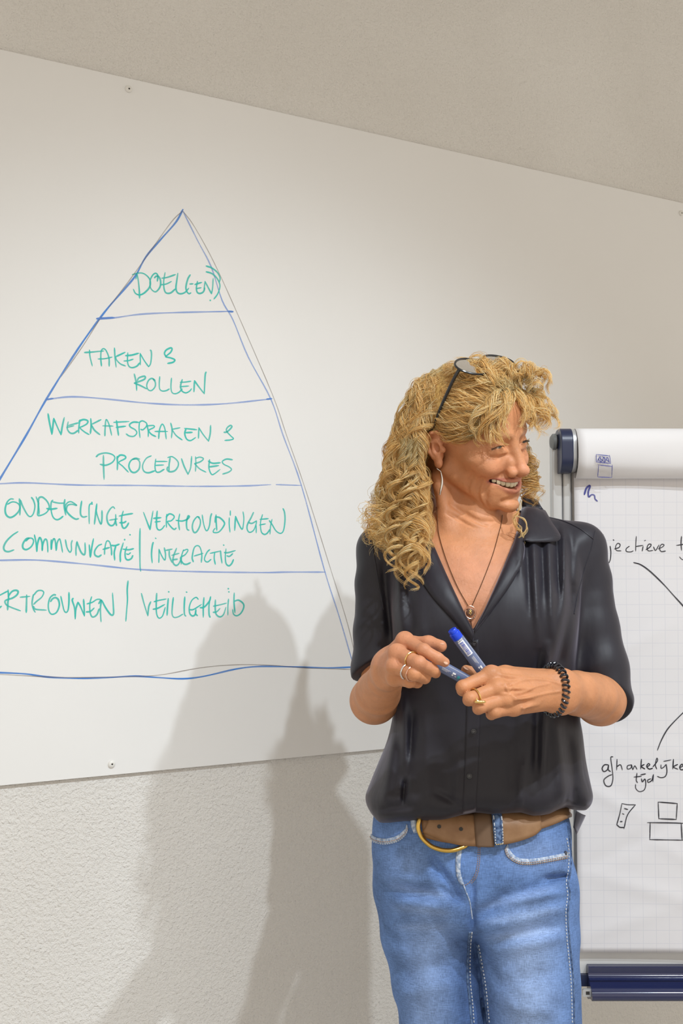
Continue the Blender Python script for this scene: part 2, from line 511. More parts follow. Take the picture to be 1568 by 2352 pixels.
board_ink('handwriting', [
    [(143, 75), (110, 75), (75, 110), (55, 180), (65, 240), (105, 270), (155, 250), (200, 200), (210, 150), (180, 115), (130, 105), (80, 130)],
    [(205, 72), (212, 150), (210, 243)], [(215, 85), (240, 150), (290, 240), (325, 260), (355, 225), (370, 150), (355, 90), (333, 57)],
    [(383, 52), (405, 120), (415, 235)], [(405, 100), (415, 62), (450, 55), (500, 100), (522, 160), (495, 215), (440, 245), (400, 245), (405, 180), (408, 100)],
    [(560, 87), (543, 110), (540, 180), (555, 250), (580, 285), (610, 293), (640, 280), (667, 257)], [(560, 105), (620, 117), (680, 118)], [(495, 175), (540, 182), (605, 173)],
    [(687, 80), (680, 150), (697, 243)], [(695, 200), (690, 150), (720, 110), (760, 105), (813, 143), (760, 130), (715, 145), (705, 200), (750, 255), (800, 287), (833, 282)],
    [(865, 97), (853, 180), (855, 240), (880, 265), (920, 258)],
    [(980, 128), (955, 128), (943, 170), (945, 335)], [(973, 112)],
    [(1000, 340), (1012, 240), (1025, 127)], [(1025, 127), (1020, 200), (1045, 290), (1070, 340), (1080, 280), (1080, 197)],
    [(1215, 175), (1195, 157), (1160, 190), (1133, 250), (1140, 320), (1170, 355), (1205, 345), (1225, 290), (1225, 238)], [(1160, 298), (1243, 285)], [(1222, 285), (1228, 330), (1235, 355)],
    [(1305, 203), (1290, 260), (1288, 330), (1300, 375), (1320, 383), (1345, 360), (1362, 328)], [(1262, 255), (1330, 240), (1405, 228)], [(1267, 325), (1310, 325), (1335, 310)],
], (0, 1130), 4.612, GW, I_green, 'green handwritten word ONDERLINGE')
board_ink('handwriting', [
    [(190, 420), (130, 460), (70, 520), (40, 580), (50, 620), (90, 632), (147, 613)],
    [(275, 520), (310, 490), (345, 495), (355, 530), (330, 580), (280, 610), (245, 595), (243, 550), (275, 500), (310, 487)],
    [(365, 455), (380, 530), (390, 630)], [(390, 630), (395, 560), (415, 490), (430, 490), (445, 540), (447, 620)], [(447, 620), (452, 560), (475, 503), (495, 510), (505, 570), (507, 637)],
    [(543, 507), (543, 608)], [(543, 608), (550, 540), (570, 495), (585, 520), (595, 618)], [(595, 618), (605, 540), (630, 497), (645, 540), (663, 638)],
    [(693, 507), (710, 590), (740, 638), (757, 610), (755, 550), (765, 513)],
    [(805, 672), (805, 600), (815, 527)], [(815, 527), (830, 570), (860, 640), (893, 665), (903, 620), (900, 538)],
    [(945, 560), (950, 620), (957, 690)], [(957, 690), (970, 600), (990, 495)],
    [(1077, 553), (1040, 570), (1005, 620), (1005, 665), (1040, 685), (1073, 667)],
    [(1107, 660), (1110, 600), (1125, 530), (1145, 517), (1165, 540), (1180, 610), (1182, 668)], [(1090, 608), (1160, 588)],
    [(1180, 565), (1220, 568), (1263, 553)], [(1227, 570), (1210, 640), (1215, 722)],
    [(1305, 540), (1275, 650), (1275, 740)], [(1320, 505)], [(1377, 453)],
    [(1343, 580), (1325, 640), (1330, 700), (1355, 720), (1390, 705), (1407, 672)], [(1303, 605), (1360, 612), (1415, 600)], [(1340, 655), (1360, 660), (1383, 643)],
    [(1483, 388), (1480, 550), (1483, 780), (1490, 838)],
], (0, 1130), 4.612, GW, I_green, 'green handwritten word COMMUNICATIE with a slash')
board_ink('handwriting', [
    [(85, 160), (115, 240), (150, 333)], [(150, 333), (163, 250), (180, 147)],
    [(222, 147), (215, 230), (218, 310), (240, 337), (270, 325), (297, 290)], [(185, 220), (260, 213)], [(200, 257), (253, 250)],
    [(318, 180), (313, 250), (315, 310)], [(312, 205), (345, 175), (385, 190), (390, 215), (360, 245), (325, 253), (355, 300), (390, 330), (412, 317)],
    [(447, 177), (435, 250), (445, 335)], [(410, 240), (470, 247), (520, 230), (543, 205), (530, 198), (515, 260), (520, 325), (540, 340)],
    [(645, 210), (620, 205), (585, 250), (573, 310), (590, 360), (620, 350), (650, 290), (652, 235), (630, 207)],
    [(672, 187), (685, 270), (705, 333), (725, 340), (745, 290), (755, 210), (767, 172)],
    [(810, 185), (812, 260), (818, 340)], [(805, 200), (800, 260)], [(810, 205), (850, 215), (893, 260), (885, 300), (840, 355), (790, 362), (783, 345), (800, 320)],
    [(943, 215), (942, 280), (950, 357)], [(953, 145), (953, 190)],
    [(997, 340), (1005, 200)], [(1005, 200), (1030, 260), (1070, 330), (1085, 270), (1088, 210), (1080, 155)],
    [(1185, 160), (1160, 215), (1125, 280), (1122, 330), (1145, 360), (1185, 340), (1210, 280), (1215, 245)], [(1215, 245), (1170, 270), (1135, 263)], [(1212, 290), (1212, 365)],
    [(1275, 183), (1255, 260), (1262, 350), (1290, 380), (1320, 370), (1350, 330)], [(1250, 230), (1333, 223)], [(1245, 287), (1305, 275)],
    [(1350, 377), (1355, 300), (1370, 230)], [(1343, 243), (1370, 280), (1410, 345), (1455, 370), (1485, 340), (1500, 240), (1495, 160), (1480, 122)],
], (310, 1140), 4.3556, GW, I_green, 'green handwritten word VERHOUDINGEN')
board_ink('handwriting', [
    [(182, 460), (172, 500), (165, 580), (172, 665)], [(207, 420)],
    [(238, 662), (240, 600), (240, 530)], [(240, 530), (265, 590), (298, 638), (305, 580), (293, 515)],
    [(310, 540), (372, 528)], [(342, 545), (345, 600), (370, 660)],
    [(415, 520), (385, 600), (380, 660), (405, 690), (435, 678), (465, 620)], [(367, 590), (440, 570)], [(378, 635), (425, 628)],
    [(485, 535), (465, 600), (462, 678)], [(480, 545), (520, 530), (528, 545), (500, 585), (455, 615), (480, 670), (515, 680), (555, 663)],
    [(583, 655), (572, 610), (590, 520), (620, 493), (650, 510), (668, 580), (663, 660)], [(592, 597), (680, 570)],
    [(747, 533), (720, 560), (695, 620), (705, 650), (730, 655), (760, 630)],
    [(752, 570), (855, 547)], [(797, 560), (792, 620), (803, 680)],
    [(855, 545), (860, 600), (870, 668)], [(887, 488)],
    [(910, 525), (903, 600), (910, 670), (937, 695), (965, 675), (985, 632)], [(893, 562), (930, 563), (1003, 543)], [(918, 595), (945, 600), (977, 573)],
], (310, 1140), 4.3556, GW, I_green, 'green handwritten word INTERACTIE')
board_ink('handwriting', [
    [(-180, 190), (-150, 300), (-120, 420)], [(-120, 420), (-95, 300), (-70, 200)], [(-10, 200), (-30, 300), (-25, 400), (18, 378)],
    [(-20, 252), (0, 245), (95, 195)],
    [(97, 183), (103, 280), (95, 330), (92, 423)], [(100, 260), (140, 205), (185, 187), (217, 200), (205, 240), (150, 280), (85, 300), (60, 320), (75, 360), (130, 390), (245, 433)],
    [(243, 270), (358, 260)], [(320, 243), (318, 350), (315, 453)],
    [(400, 240), (385, 340), (400, 410), (423, 450)], [(405, 245), (450, 195), (500, 190), (525, 215), (500, 270), (440, 320), (405, 355)], [(400, 380), (430, 415), (555, 425)],
    [(668, 243), (640, 243), (600, 280), (580, 360), (590, 440), (625, 475), (680, 450), (712, 370), (700, 300), (665, 275), (630, 290), (607, 323)],
    [(730, 260), (750, 350), (770, 430), (795, 452), (818, 420), (828, 320), (828, 213)],
    [(878, 283), (868, 310), (895, 400), (903, 530)], [(903, 530), (910, 420), (935, 330)], [(935, 330), (965, 380), (1013, 495)], [(1013, 495), (1010, 400), (1003, 295)],
    [(1100, 265), (1080, 340), (1080, 440), (1100, 500), (1130, 505), (1165, 475), (1190, 410)], [(1045, 350), (1110, 330), (1160, 298), (1205, 295)], [(1035, 447), (1085, 440), (1130, 400)],
    [(1185, 347), (1215, 305), (1205, 400), (1208, 490), (1213, 565)], [(1220, 303), (1270, 400), (1330, 480), (1362, 470), (1360, 370), (1350, 220)],
    [(1537, 75), (1527, 180), (1530, 300), (1520, 430), (1510, 557)],
], (0, 1320), 5.227, GW, I_green, 'green handwritten word VERTROUWEN with a slash')
board_ink('handwriting', [
    [(260, 205), (290, 320), (330, 448)], [(330, 448), (340, 350), (362, 295)],
    [(427, 203), (422, 300), (425, 420), (450, 473), (490, 450), (520, 357)], [(398, 295), (450, 280), (530, 265)], [(387, 377), (440, 365), (513, 325)],
    [(553, 260), (545, 350), (540, 443)], [(558, 187)],
    [(608, 250), (597, 350), (595, 430), (615, 465), (660, 460), (712, 430)],
    [(733, 243), (727, 350), (730, 430), (745, 453)], [(753, 190)],
    [(880, 268), (855, 247), (810, 280), (783, 350), (787, 420), (815, 450), (845, 435), (855, 380)], [(787, 382), (830, 378), (915, 325)], [(850, 395), (855, 430), (872, 447)],
    [(942, 250), (935, 350), (935, 463)], [(900, 360), (945, 353), (1000, 290), (1015, 240)], [(1015, 240), (998, 330), (998, 430), (1010, 465)],
    [(1067, 275), (1065, 360), (1075, 430), (1115, 460), (1155, 435), (1182, 355)], [(1045, 343), (1110, 330), (1188, 310)], [(1042, 410), (1080, 405), (1117, 368)],
    [(1210, 267), (1203, 350), (1203, 440)], [(1208, 153)], [(1214, 187)],
    [(1272, 200), (1270, 300), (1280, 415)], [(1272, 290), (1320, 278), (1370, 315), (1375, 360), (1345, 420), (1300, 448), (1265, 430), (1255, 380)],
], (270, 1320), 4.7515, GW, I_green, 'green handwritten word VEILIGHEID')

# ------------------------------------------------------------------ flip chart on its stand
FY = 2.30                                       # depth of the paper
M_alu = mat('brushed_aluminium', (0.56, 0.57, 0.58), 0.42, 0.55)
M_navy = mat('navy_plastic', (0.012, 0.020, 0.062), 0.33, 0, 0.6)
M_pan = mat('steel_board_white', (0.70, 0.70, 0.69), 0.35)
M_grey = mat('grey_plastic', (0.20, 0.21, 0.21), 0.5)
M_paper = mat('flip_chart_paper', (0.80, 0.79, 0.80), 0.85, 0, 0.2)
# faint printed grid of 25 mm squares
tc = nd(M_paper, 'ShaderNodeTexCoord'); sx = nd(M_paper, 'ShaderNodeSeparateXYZ')
lk(M_paper, tc, 'UV', sx, 'Vector')
gr = []
for ax in ('X', 'Y'):
    m1 = nd(M_paper, 'ShaderNodeMath', operation='MULTIPLY'); m1.inputs[1].default_value = 40.0
    m2 = nd(M_paper, 'ShaderNodeMath', operation='FRACT'); m3 = nd(M_paper, 'ShaderNodeMath', operation='LESS_THAN'); m3.inputs[1].default_value = 0.045
    lk(M_paper, sx, ax, m1, 0); lk(M_paper, m1, 0, m2, 0); lk(M_paper, m2, 0, m3, 0); gr.append(m3)
mx = nd(M_paper, 'ShaderNodeMath', operation='MAXIMUM'); lk(M_paper, gr[0], 0, mx, 0); lk(M_paper, gr[1], 0, mx, 1)
mix = nd(M_paper, 'ShaderNodeMix', data_type='RGBA')
mix.inputs[6].default_value = (0.735, 0.725, 0.75, 1); mix.inputs[7].default_value = (0.655, 0.655, 0.70, 1)
lk(M_paper, mx, 0, mix, 0); M_paper.node_tree.links.new(mix.outputs[2], bsdf(M_paper).inputs['Base Color'])
noise_bump(M_paper, 3.2, 0.12, 0.02, 3.0)

XL = W(1319, 1300, FY)[0]                        # left edge of the pad
XR = XL + 0.68
ZT, ZP, ZB = W(1400, 987, FY)[2], W(1400, 1101, FY)[2], W(1400, 2187, FY)[2]
fc = empty('flip_chart', (XL + 0.3, FY + 0.1, 0.0))
tag(fc, 'flip chart with handwritten paper pad and navy pen tray standing behind the woman', 'flip chart')


def paper_z(x, z):
    """gentle waves and creases of the hanging sheet (towards the camera)"""
    u, v = x - XL, ZP - z
    w = 0.0020 * np.sin(v * 22 + 1.1 * np.sin(u * 9)) * np.exp(-v * 2.0) + 0.0022 * np.sin(u * 14 + v * 5)
    w += 0.0035 * np.sin(v * 9.0 + u * 6.0) * np.clip(v - 0.45, 0, 0.5) * 2
    for (a, b, ang, ln, wd, am) in ((.10, .33, -.5, .10, .010, .004), (.06, .62, .5, .10, .012, .005), (.12, .70, -.45, .14, .011, -.005), (.16, .80, .25, .16, .014, .005),
                                    (.08, .86, -.3, .12, .012, .004), (.20, .93, -.35, .15, .014, .006), (.30, .55, .2, .15, .012, .003), (.05, .47, .3, .07, .01, -.004), (.22, .74, .5, .12, .012, .004)):
        cu, cv = u - a, v - b
        p, q = cu * math.cos(ang) + cv * math.sin(ang), -cu * math.sin(ang) + cv * math.cos(ang)
        w += 0.55 * am * np.exp(-(p / ln) ** 2 - (q / wd) ** 2)
    return w


def paper_sheet(name, x0, x1, z0, z1, y, fn, parent, nx=60, nz=90, uvo=(0, 0)):
    xs, zs = np.linspace(x0, x1, nx), np.linspace(z1, z0, nz)
    X, Z = np.meshgrid(xs, zs)
    Y = y - fn(X, Z)
    V = np.stack([X, Y, Z], -1).reshape(-1, 3)
    i = (np.arange(nz - 1)[:, None] * nx + np.arange(nx - 1)[None, :]).ravel()
    Fq = np.stack([i, i + nx, i + nx + 1, i + 1], -1)
    o = mesh_obj(name, V, Fq, M_paper, parent)
    uv = o.data.uv_layers.new(name='UVMap')
    li = np.empty(len(o.data.loops), dtype=np.int32); o.data.loops.foreach_get('vertex_index', li)
    co = np.stack([X.ravel() - XL + uvo[0], Z.ravel() + uvo[1]], -1)[li]
    uv.data.foreach_set('uv', co.astype(np.float32).ravel())
    sm = o.modifiers.new('thickness', 'SOLIDIFY'); sm.thickness = 0.0004; sm.offset = 1
    return o


# the steel board with its rails
PB = FY + 0.012
z_tray = W(1400, 2240, FY)[2]
MB().rbox((XL - 0.002, PB, z_tray - 0.004), (XR + 0.01, PB + 0.010, ZT - 0.01), 0.004, 2).build('back_board', M_pan, fc, True)
for x0 in (XL - 0.042, XR + 0.008):
    MB().rbox((x0, PB - 0.004, 0.05), (x0 + 0.0215, PB + 0.02, ZT - 0.03), 0.004, 2).build('leg_rail', M_alu, fc, True)
    MB().rbox((x0 + 0.0225, PB - 0.003, z_tray), (x0 + 0.0395, PB + 0.014, ZT - 0.03), 0.003, 2).build('side_rail', M_alu, fc, True)
    MB().rbox((x0 - 0.01, PB - 0.02, 0.0), (x0 + 0.026, PB + 0.03, 0.055), 0.01, 2).build('rubber_foot', M_grey, fc, True)
MB().tube([(XL + 0.34, PB + 0.02, ZT - 0.1), (XL + 0.34, PB + 0.14, 0.02)], 0.012, 12).build('rear_leg', M_alu, fc, True)
MB().rbox((XL + .315, PB + .115, 0), (XL + .365, PB + .165, .03), .01, 2).build('rubber_foot', M_grey, fc, True)
# the stack of turned-over sheets rolled across the top clamp
xs = np.linspace(XL, XR, 40)
prof = []
H = ZT - ZP
for t in np.linspace(0, 1, 26):
    a = math.radians(200 - 200 * t) if False else None
ctr = np.array([0.030, 0.0])
pr = [(PB + 0.016, ZT - 0.045), (PB + 0.012, ZT - 0.018), (PB - 0.004, ZT - 0.004), (FY - 0.014, ZT), (FY - 0.032, ZT - 0.008), (FY - 0.043, ZT - 0.026), (FY - 0.046, ZT - 0.050), (FY - 0.043, ZT - 0.072), (FY - 0.034, ZP + 0.012), (FY - 0.020, ZP + 0.001), (FY - 0.006, ZP + 0.004), (FY + 0.002, ZP + 0.014)]
pr = catmull(np.array(pr), 5)
X, K = np.meshgrid(xs, np.arange(len(pr)))
Yv = pr[K, 0] + 0.0022 * np.sin((X - XL) * 16 + K * 0.16) * np.exp(-((K - 34) / 14.0) ** 2) ; Zv = pr[K, 1]
V = np.stack([X, Yv, Zv], -1).reshape(-1, 3)
nx = len(xs); i = (np.arange(len(pr) - 1)[:, None] * nx + np.arange(nx - 1)[None, :]).ravel()
roll = mesh_obj('turned_over_sheets', V, np.stack([i, i + nx, i + nx + 1, i + 1], -1), mat('paper_back', (0.75, 0.74, 0.755), 0.85, 0, 0.2), fc)
sm = roll.modifiers.new('thickness', 'SOLIDIFY'); sm.thickness = 0.0012; sm.offset = 0
sheet = paper_sheet('paper_pad', XL, XR, ZB, ZP + 0.012, FY, paper_z, fc)
paper_sheet('paper_pad', XL + 0.002, XR - 0.002, ZB + .004, ZP + 0.012, FY + 0.006, paper_z, fc, 40, 50)
# clamp: navy end cap, thin alu ring, knob
zc = (W(1300, 1037, FY)[2]); hc = 0.5 * (W(1300, 988, FY)[2] - W(1300, 1090, FY)[2])
xe0, xe1 = W(1281, 1037, FY)[0], W(1308, 1037, FY)[0]
MB().rbox((xe0, FY - 0.040, zc - hc), (xe1, PB + 0.03, zc + hc), 0.030, 0, None, 8).build('clamp_end_cap', M_navy, fc, True, 0.0015)
MB().rbox((xe1, FY - 0.037, zc - hc + .003), (xe1 + 0.0075, PB + 0.028, zc + hc - .001), 0.028, 0, None, 8).build('clamp_ring', M_alu, fc, True)
MB().lathe([(0, .012), (.004, .0165), (.010, .016), (.0145, .010), (.0155, .003)], (xe0 + .001, PB - 0.002, zc + .020), (-1, 0, 0), 20).build('clamp_knob', M_grey, fc, True)
MB().rbox((XR + .004, FY - 0.040, zc - hc), (XR + .03, PB + 0.03, zc + hc), 0.030, 0, None, 8).build('clamp_end_cap', M_navy, fc, True, 0.0015)
# pen tray: two ribbed navy troughs
zt0, zt1 = W(1400, 2243, 2.24)[2], W(1400, 2322, 2.24)[2]
xt = W(1365, 2280, 2.24)[0]
hh = zt0 - zt1
tray = MB()
rib = [(-.000, 0), (.006, -.001), (.004, -.014), (.010, -.020), (.016, -.022), (.014, -.026), (.022, -.030), (.036, -.036), (.040, -.045), (.036, -.054), (.020, hh * -1 + .008), (.0, -hh)]
rib = catmull(np.array(rib), 3)
n = len(rib)
v = []
for x in (xt, XR - 0.02):
    v += [(x, PB - 0.012 - a, zt0 + b) for a, b in rib] + [(x, PB - 0.002, zt1), (x, PB - 0.002, zt0)]
m = n + 2
f = [(i, i + 1, i + 1 + m, i + m) for i in range(m - 1)] + [(m - 1, 0, m, 2 * m - 1), tuple(range(m - 1, -1, -1)), tuple(range(m, 2 * m))]
tray.add(v, f)
tray.build('pen_tray', mat('navy_gloss', (0.012, 0.018, 0.075), 0.16, 0, 0.8), fc, True)
q0, q1 = W(1322, 2240, FY), W(1355, 2268, FY)
MB().box((q0[0] - 0.02, PB - 0.008, q1[2]), (q1[0], PB + 0.012, q0[2])).build('board_corner', M_navy, fc, False, 0.001)
c = W(1350, 2281, 2.27)
MB().rbox((c[0] - 0.010, c[1], c[2] - 0.007), (c[0] + 0.016, c[1] + 0.006, c[2] + 0.007), 0.003, 1).build('tray_bracket', M_alu, fc, True)
MB().box((c[0] - 0.004, c[1] - .0006, c[2] - 0.003), (c[0] + 0.003, c[1] + 0.001, c[2] + 0.003)).build('bracket_slot', M_dark, fc)


def paper_ink(name, strokes, org, sc, w, m, label=None, parent=None, roll_y=None, sub=5):
    mb = MB()
    for st in strokes:
        pts = np.array(st, float) / sc + np.array(org)
        if len(pts) == 1: pts = np.array([pts[0] - (0.8, 0.8), pts[0] + (0.8, 0.8)])
        pts = catmull(pts, sub)
        P = []
        for x, y in pts:
            Y = FY - 0.0012
            for _ in range(3):
                p = W(x, y, Y)
                if roll_y is None: Y = FY - float(paper_z(p[0], p[2])) - 0.0011
                else:
                    kk = np.argsort(np.abs(pr[10:45, 1] - p[2]))[:2] + 10
                    Y = float(np.min(pr[kk, 0])) - 0.0042
            P.append(W(x, y, Y))
        mb.add(*ribbon(P, np.array([0, -1.0, 0]), w))
    o = mb.build(name, m, fc)
    if label: o['label'] = label


G, GS = (1240, 960), 4.357
paper_ink('handwriting', [
    [(632, 1168), (612, 1250), (612, 1330)], [(612, 1300), (640, 1290), (660, 1300), (650, 1325), (625, 1338)],
    [(700, 1282), (708, 1340), (703, 1410), (687, 1450), (660, 1455)], [(735, 1221)],
    [(745, 1310), (790, 1295), (800, 1265), (775, 1255), (755, 1290), (765, 1325), (810, 1330)],
    [(893, 1283), (862, 1308), (865, 1335), (905, 1340), (932, 1330)],
    [(962, 1185), (958, 1260), (957, 1332)], [(960, 1285), (1030, 1275)],
    [(1030, 1285), (1022, 1332)], [(1044, 1228), (1056, 1224)],
    [(1060, 1318), (1100, 1290), (1110, 1265), (1085, 1265), (1070, 1300), (1085, 1330), (1130, 1325)],
    [(1135, 1290), (1155, 1325), (1190, 1270)],
    [(1182, 1310), (1225, 1290), (1240, 1270), (1215, 1265), (1195, 1300), (1210, 1335), (1255, 1332)],
], G, GS, .0019, I_black, 'black handwritten word objectieve')
paper_ink('handwriting', [[(1415, 1185), (1410, 1250), (1415, 1325)], [(1365, 1275), (1460, 1260)], [(1395, 1390), (1420, 1415), (1450, 1410), (1460, 1340), (1462, 1280)]], G, GS, .0019, I_black, 'black handwritten start of the word tijd')
paper_ink('connecting_line', [[(937, 1447), (1000, 1465), (1070, 1510), (1150, 1580), (1250, 1680), (1330, 1770), (1430, 1880), (1520, 1985)]], G, GS, .0026, I_black)
paper_ink('scribble', [[(443, 766), (462, 705), (492, 678), (498, 690), (482, 740), (487, 790), (515, 768), (543, 775), (550, 810), (572, 832)]], G, GS, .0034, I_navy, 'small blue squiggle near the top of the sheet')
paper_ink('box_sketch', [[(562, 365), (695, 380)], [(695, 372), (705, 458)], [(702, 455), (562, 440)], [(562, 440), (563, 365)],
                           [(575, 432), (600, 385), (612, 440), (640, 388), (645, 445), (672, 395), (692, 448)], [(590, 395), (640, 440)], [(620, 385), (690, 440)], [(580, 410), (610, 445)]],
          G, GS, .0015, I_navy, 'small blue hatched box on the turned-over sheet', roll_y=1)
paper_ink('box_sketch', [[(585, 470), (576, 590)], [(576, 590), (716, 596)], [(716, 596), (722, 470)], [(585, 470), (722, 486)]], G, GS, .0015, I_navy, 'small blue empty box on the turned-over sheet', roll_y=1)
Hh, HS = (1300, 1600), 3.127
paper_ink('handwriting', [
    [(302, 490), (275, 490), (258, 515), (270, 538), (295, 525), (304, 492)], [(304, 492), (302, 525), (318, 538)],
    [(335, 432), (320, 440), (330, 520), (335, 590), (320, 640), (285, 640), (270, 600), (300, 572), (328, 560)],
    [(365, 450), (362, 527)], [(363, 503), (390, 490), (403, 526)],
    [(470, 490), (440, 497), (440, 520), (463, 514), (470, 490)], [(470, 490), (478, 524), (492, 497), (508, 522)],
    [(540, 450), (535, 520)], [(560, 487), (540, 502), (565, 520)],
    [(580, 505), (600, 490), (590, 481), (578, 500), (595, 520), (620, 515)],
    [(622, 505), (655, 462), (650, 442), (640, 490), (650, 520)],
    [(680, 490), (682, 515), (702, 505), (715, 488)], [(718, 488), (723, 540), (710, 574), (680, 582), (655, 573)], [(700, 465), (752, 455)],
    [(770, 450), (765, 520)], [(800, 487), (770, 505), (802, 522)],
    [(815, 510), (838, 497), (830, 485), (815, 505), (825, 525), (855, 520)],
    [(508, 550), (503, 600), (512, 618)], [(487, 578), (540, 572)],
    [(540, 590), (547, 612), (565, 592), (571, 630), (560, 670), (525, 682), (500, 660), (498, 630)], [(535, 562), (570, 555)],
    [(607, 590), (585, 600), (590, 616), (615, 600), (626, 560)], [(626, 560), (622, 612)],
], Hh, HS, .0021, I_black, 'black handwritten words afhankelijke tijd')
paper_ink('connecting_line', [[(655, 385), (680, 320), (720, 245), (770, 185), (860, 95)]], Hh, HS, .0023, I_black)
paper_ink('tower_sketch', [[(400, 768), (440, 776), (497, 777)], [(497, 777), (440, 850), (415, 948)], [(415, 940), (385, 938), (363, 920)], [(363, 920), (385, 840), (400, 768)],
                             [(418, 803), (442, 811)], [(403, 840), (415, 845)], [(388, 898), (402, 897)]], Hh, HS, .0021, I_black, 'drawn leaning tower with window dashes')
paper_ink('screen_sketch', [[(660, 757), (665, 877)], [(665, 877), (790, 882)], [(790, 882), (797, 768)], [(797, 768), (660, 757)],
                              [(583, 905), (700, 906), (850, 910)], [(603, 905), (600, 1027)], [(600, 1027), (850, 1031)], [(826, 912), (832, 1031)]], Hh, HS, .0022, I_black, 'drawn box on a wider box')
# ------------------------------------------------------------------ implicit modelling: shapes blended into one surface
def smin(a, b, k):
    h = np.clip(0.5 + 0.5 * (b - a) / k, 0, 1)
    return b + (a - b) * h - k * h * (1 - h)


def ssub(a, b, k): return -smin(-a, b, k)
def smax(a, b, k): return -smin(-a, -b, k)


def rc(p, a, b, r1, r2):
    a = np.asarray(a, np.float32); b = np.asarray(b, np.float32)
    ba = b - a
    bb = max(float(ba @ ba), 1e-12)
    q = p - a
    e = q @ ba
    t = np.clip(e / bb, 0, 1)
    d2 = np.einsum('ij,ij->i', q, q) + t * (t * bb - 2 * e)
    return np.sqrt(np.maximum(d2, 0)) - (r1 + (r2 - r1) * t)


def ball(p, c, r):
    q = p - np.asarray(c, np.float32)
    return np.sqrt(np.einsum('ij,ij->i', q, q)) - r


from concurrent.futures import ThreadPoolExecutor
POOL = ThreadPoolExecutor(4)


def chain(p, pts, rs, k=0.0):
    d = None
    for i in range(len(pts) - 1):
        q = rc(p, pts[i], pts[i + 1], rs[i], rs[i + 1])
        d = q if d is None else (np.minimum(d, q) if k == 0 else smin(d, q, k))
    return d


def el(p, c, r, R=None):
    q = p - np.asarray(c, np.float32)
    if R is not None: q = q @ np.asarray(R, np.float32)
    r = np.asarray(r, np.float32)
    u = q / r; w = u / r
    k0 = np.sqrt(np.einsum('ij,ij->i', u, u)); k1 = np.sqrt(np.einsum('ij,ij->i', w, w))
    return k0 * (k0 - 1) / np.maximum(k1, 1e-9)


def sdf_mesh(fn, lo, hi, h, blk=8, margin=1.6):
    """surface of fn = 0 as quads, evaluated only near the surface"""
    lo, hi = np.array(lo, float), np.array(hi, float)
    nb = np.ceil((hi - lo) / (h * blk)).astype(int)
    n = nb * blk + 1
    cs = [lo[i] + (np.arange(nb[i]) + 0.5) * h * blk for i in range(3)]
    C = np.stack(np.meshgrid(*cs, indexing='ij'), -1).reshape(-1, 3).astype(np.float32)
    D = np.concatenate(list(POOL.map(fn, np.array_split(C, max(4, len(C) // 40000)))))
    G = np.empty(n, np.float32)
    Db = D.reshape(nb)
    G[:-1, :-1, :-1] = np.repeat(np.repeat(np.repeat(Db, blk, 0), blk, 1), blk, 2)
    G[-1] = G[-2]; G[:, -1] = G[:, -2]; G[:, :, -1] = G[:, :, -2]
    act = np.argwhere(np.abs(Db) < h * blk * 0.87 * margin)
    o = np.stack(np.meshgrid(*[np.arange(blk + 1)] * 3, indexing='ij'), -1).reshape(-1, 3)
    def work(ch):
        idx = (ch[:, None, :] * blk + o[None]).reshape(-1, 3)
        P = (lo + idx * h).astype(np.float32)
        return idx, fn(P)
    for idx, val in POOL.map(work, [c for c in np.array_split(act, max(4, len(act) * len(o) // 40000)) if len(c)]):
        G[idx[:, 0], idx[:, 1], idx[:, 2]] = val
    # naive surface nets
    S = G < 0
    a = S[:-1, :-1, :-1]
    any_, all_ = np.zeros_like(a), np.ones_like(a)
    for dx in (0, 1):
        for dy in (0, 1):
            for dz in (0, 1):
                q = S[dx:n[0] - 1 + dx, dy:n[1] - 1 + dy, dz:n[2] - 1 + dz]
                any_ |= q; all_ &= q
    cells = np.argwhere(any_ & ~all_)
    ids = -np.ones(a.shape, np.int64)
    ids[cells[:, 0], cells[:, 1], cells[:, 2]] = np.arange(len(cells))
    acc = np.zeros((len(cells), 3)); cnt = np.zeros(len(cells))
    corner = [(x, y, z) for x in (0, 1) for y in (0, 1) for z in (0, 1)]
    val = {c: G[cells[:, 0] + c[0], cells[:, 1] + c[1], cells[:, 2] + c[2]] for c in corner}
    for c in corner:
        for ax in range(3):
            if c[ax] == 0:
                e = list(c); e[ax] = 1; e = tuple(e)
                v0, v1 = val[c], val[e]
                m = (v0 < 0) != (v1 < 0)
                t = v0 / np.where(m, v0 - v1, 1)
                pt = np.array(c, float)[None].repeat(len(cells), 0); pt[:, ax] = t
                acc[m] += pt[m]; cnt[m] += 1
    V = lo + (cells + acc / np.maximum(cnt, 1)[:, None]) * h
    Fs = []
    for ax in range(3):
        sl0 = [slice(None)] * 3; sl1 = [slice(None)] * 3
        sl0[ax] = slice(0, -1); sl1[ax] = slice(1, None)
        A, B = S[tuple(sl0)], S[tuple(sl1)]
        e = np.argwhere(A != B)
        b, c = [(1, 2), (2, 0), (0, 1)][ax]
        ok = (e[:, b] > 0) & (e[:, c] > 0) & (e[:, b] < n[b] - 1) & (e[:, c] < n[c] - 1)
        e = e[ok]
        flip = ~A[e[:, 0], e[:, 1], e[:, 2]]
        q = []
        for db, dc in ((1, 1), (0, 1), (0, 0), (1, 0)):
            z = e.copy(); z[:, b] -= db; z[:, c] -= dc
            q.append(ids[z[:, 0], z[:, 1], z[:, 2]])
        q = np.stack(q, -1)
        q[flip] = q[flip][:, ::-1]
        Fs.append(q)
    Fq = np.concatenate(Fs)
    return V, Fq[(Fq >= 0).all(1)]


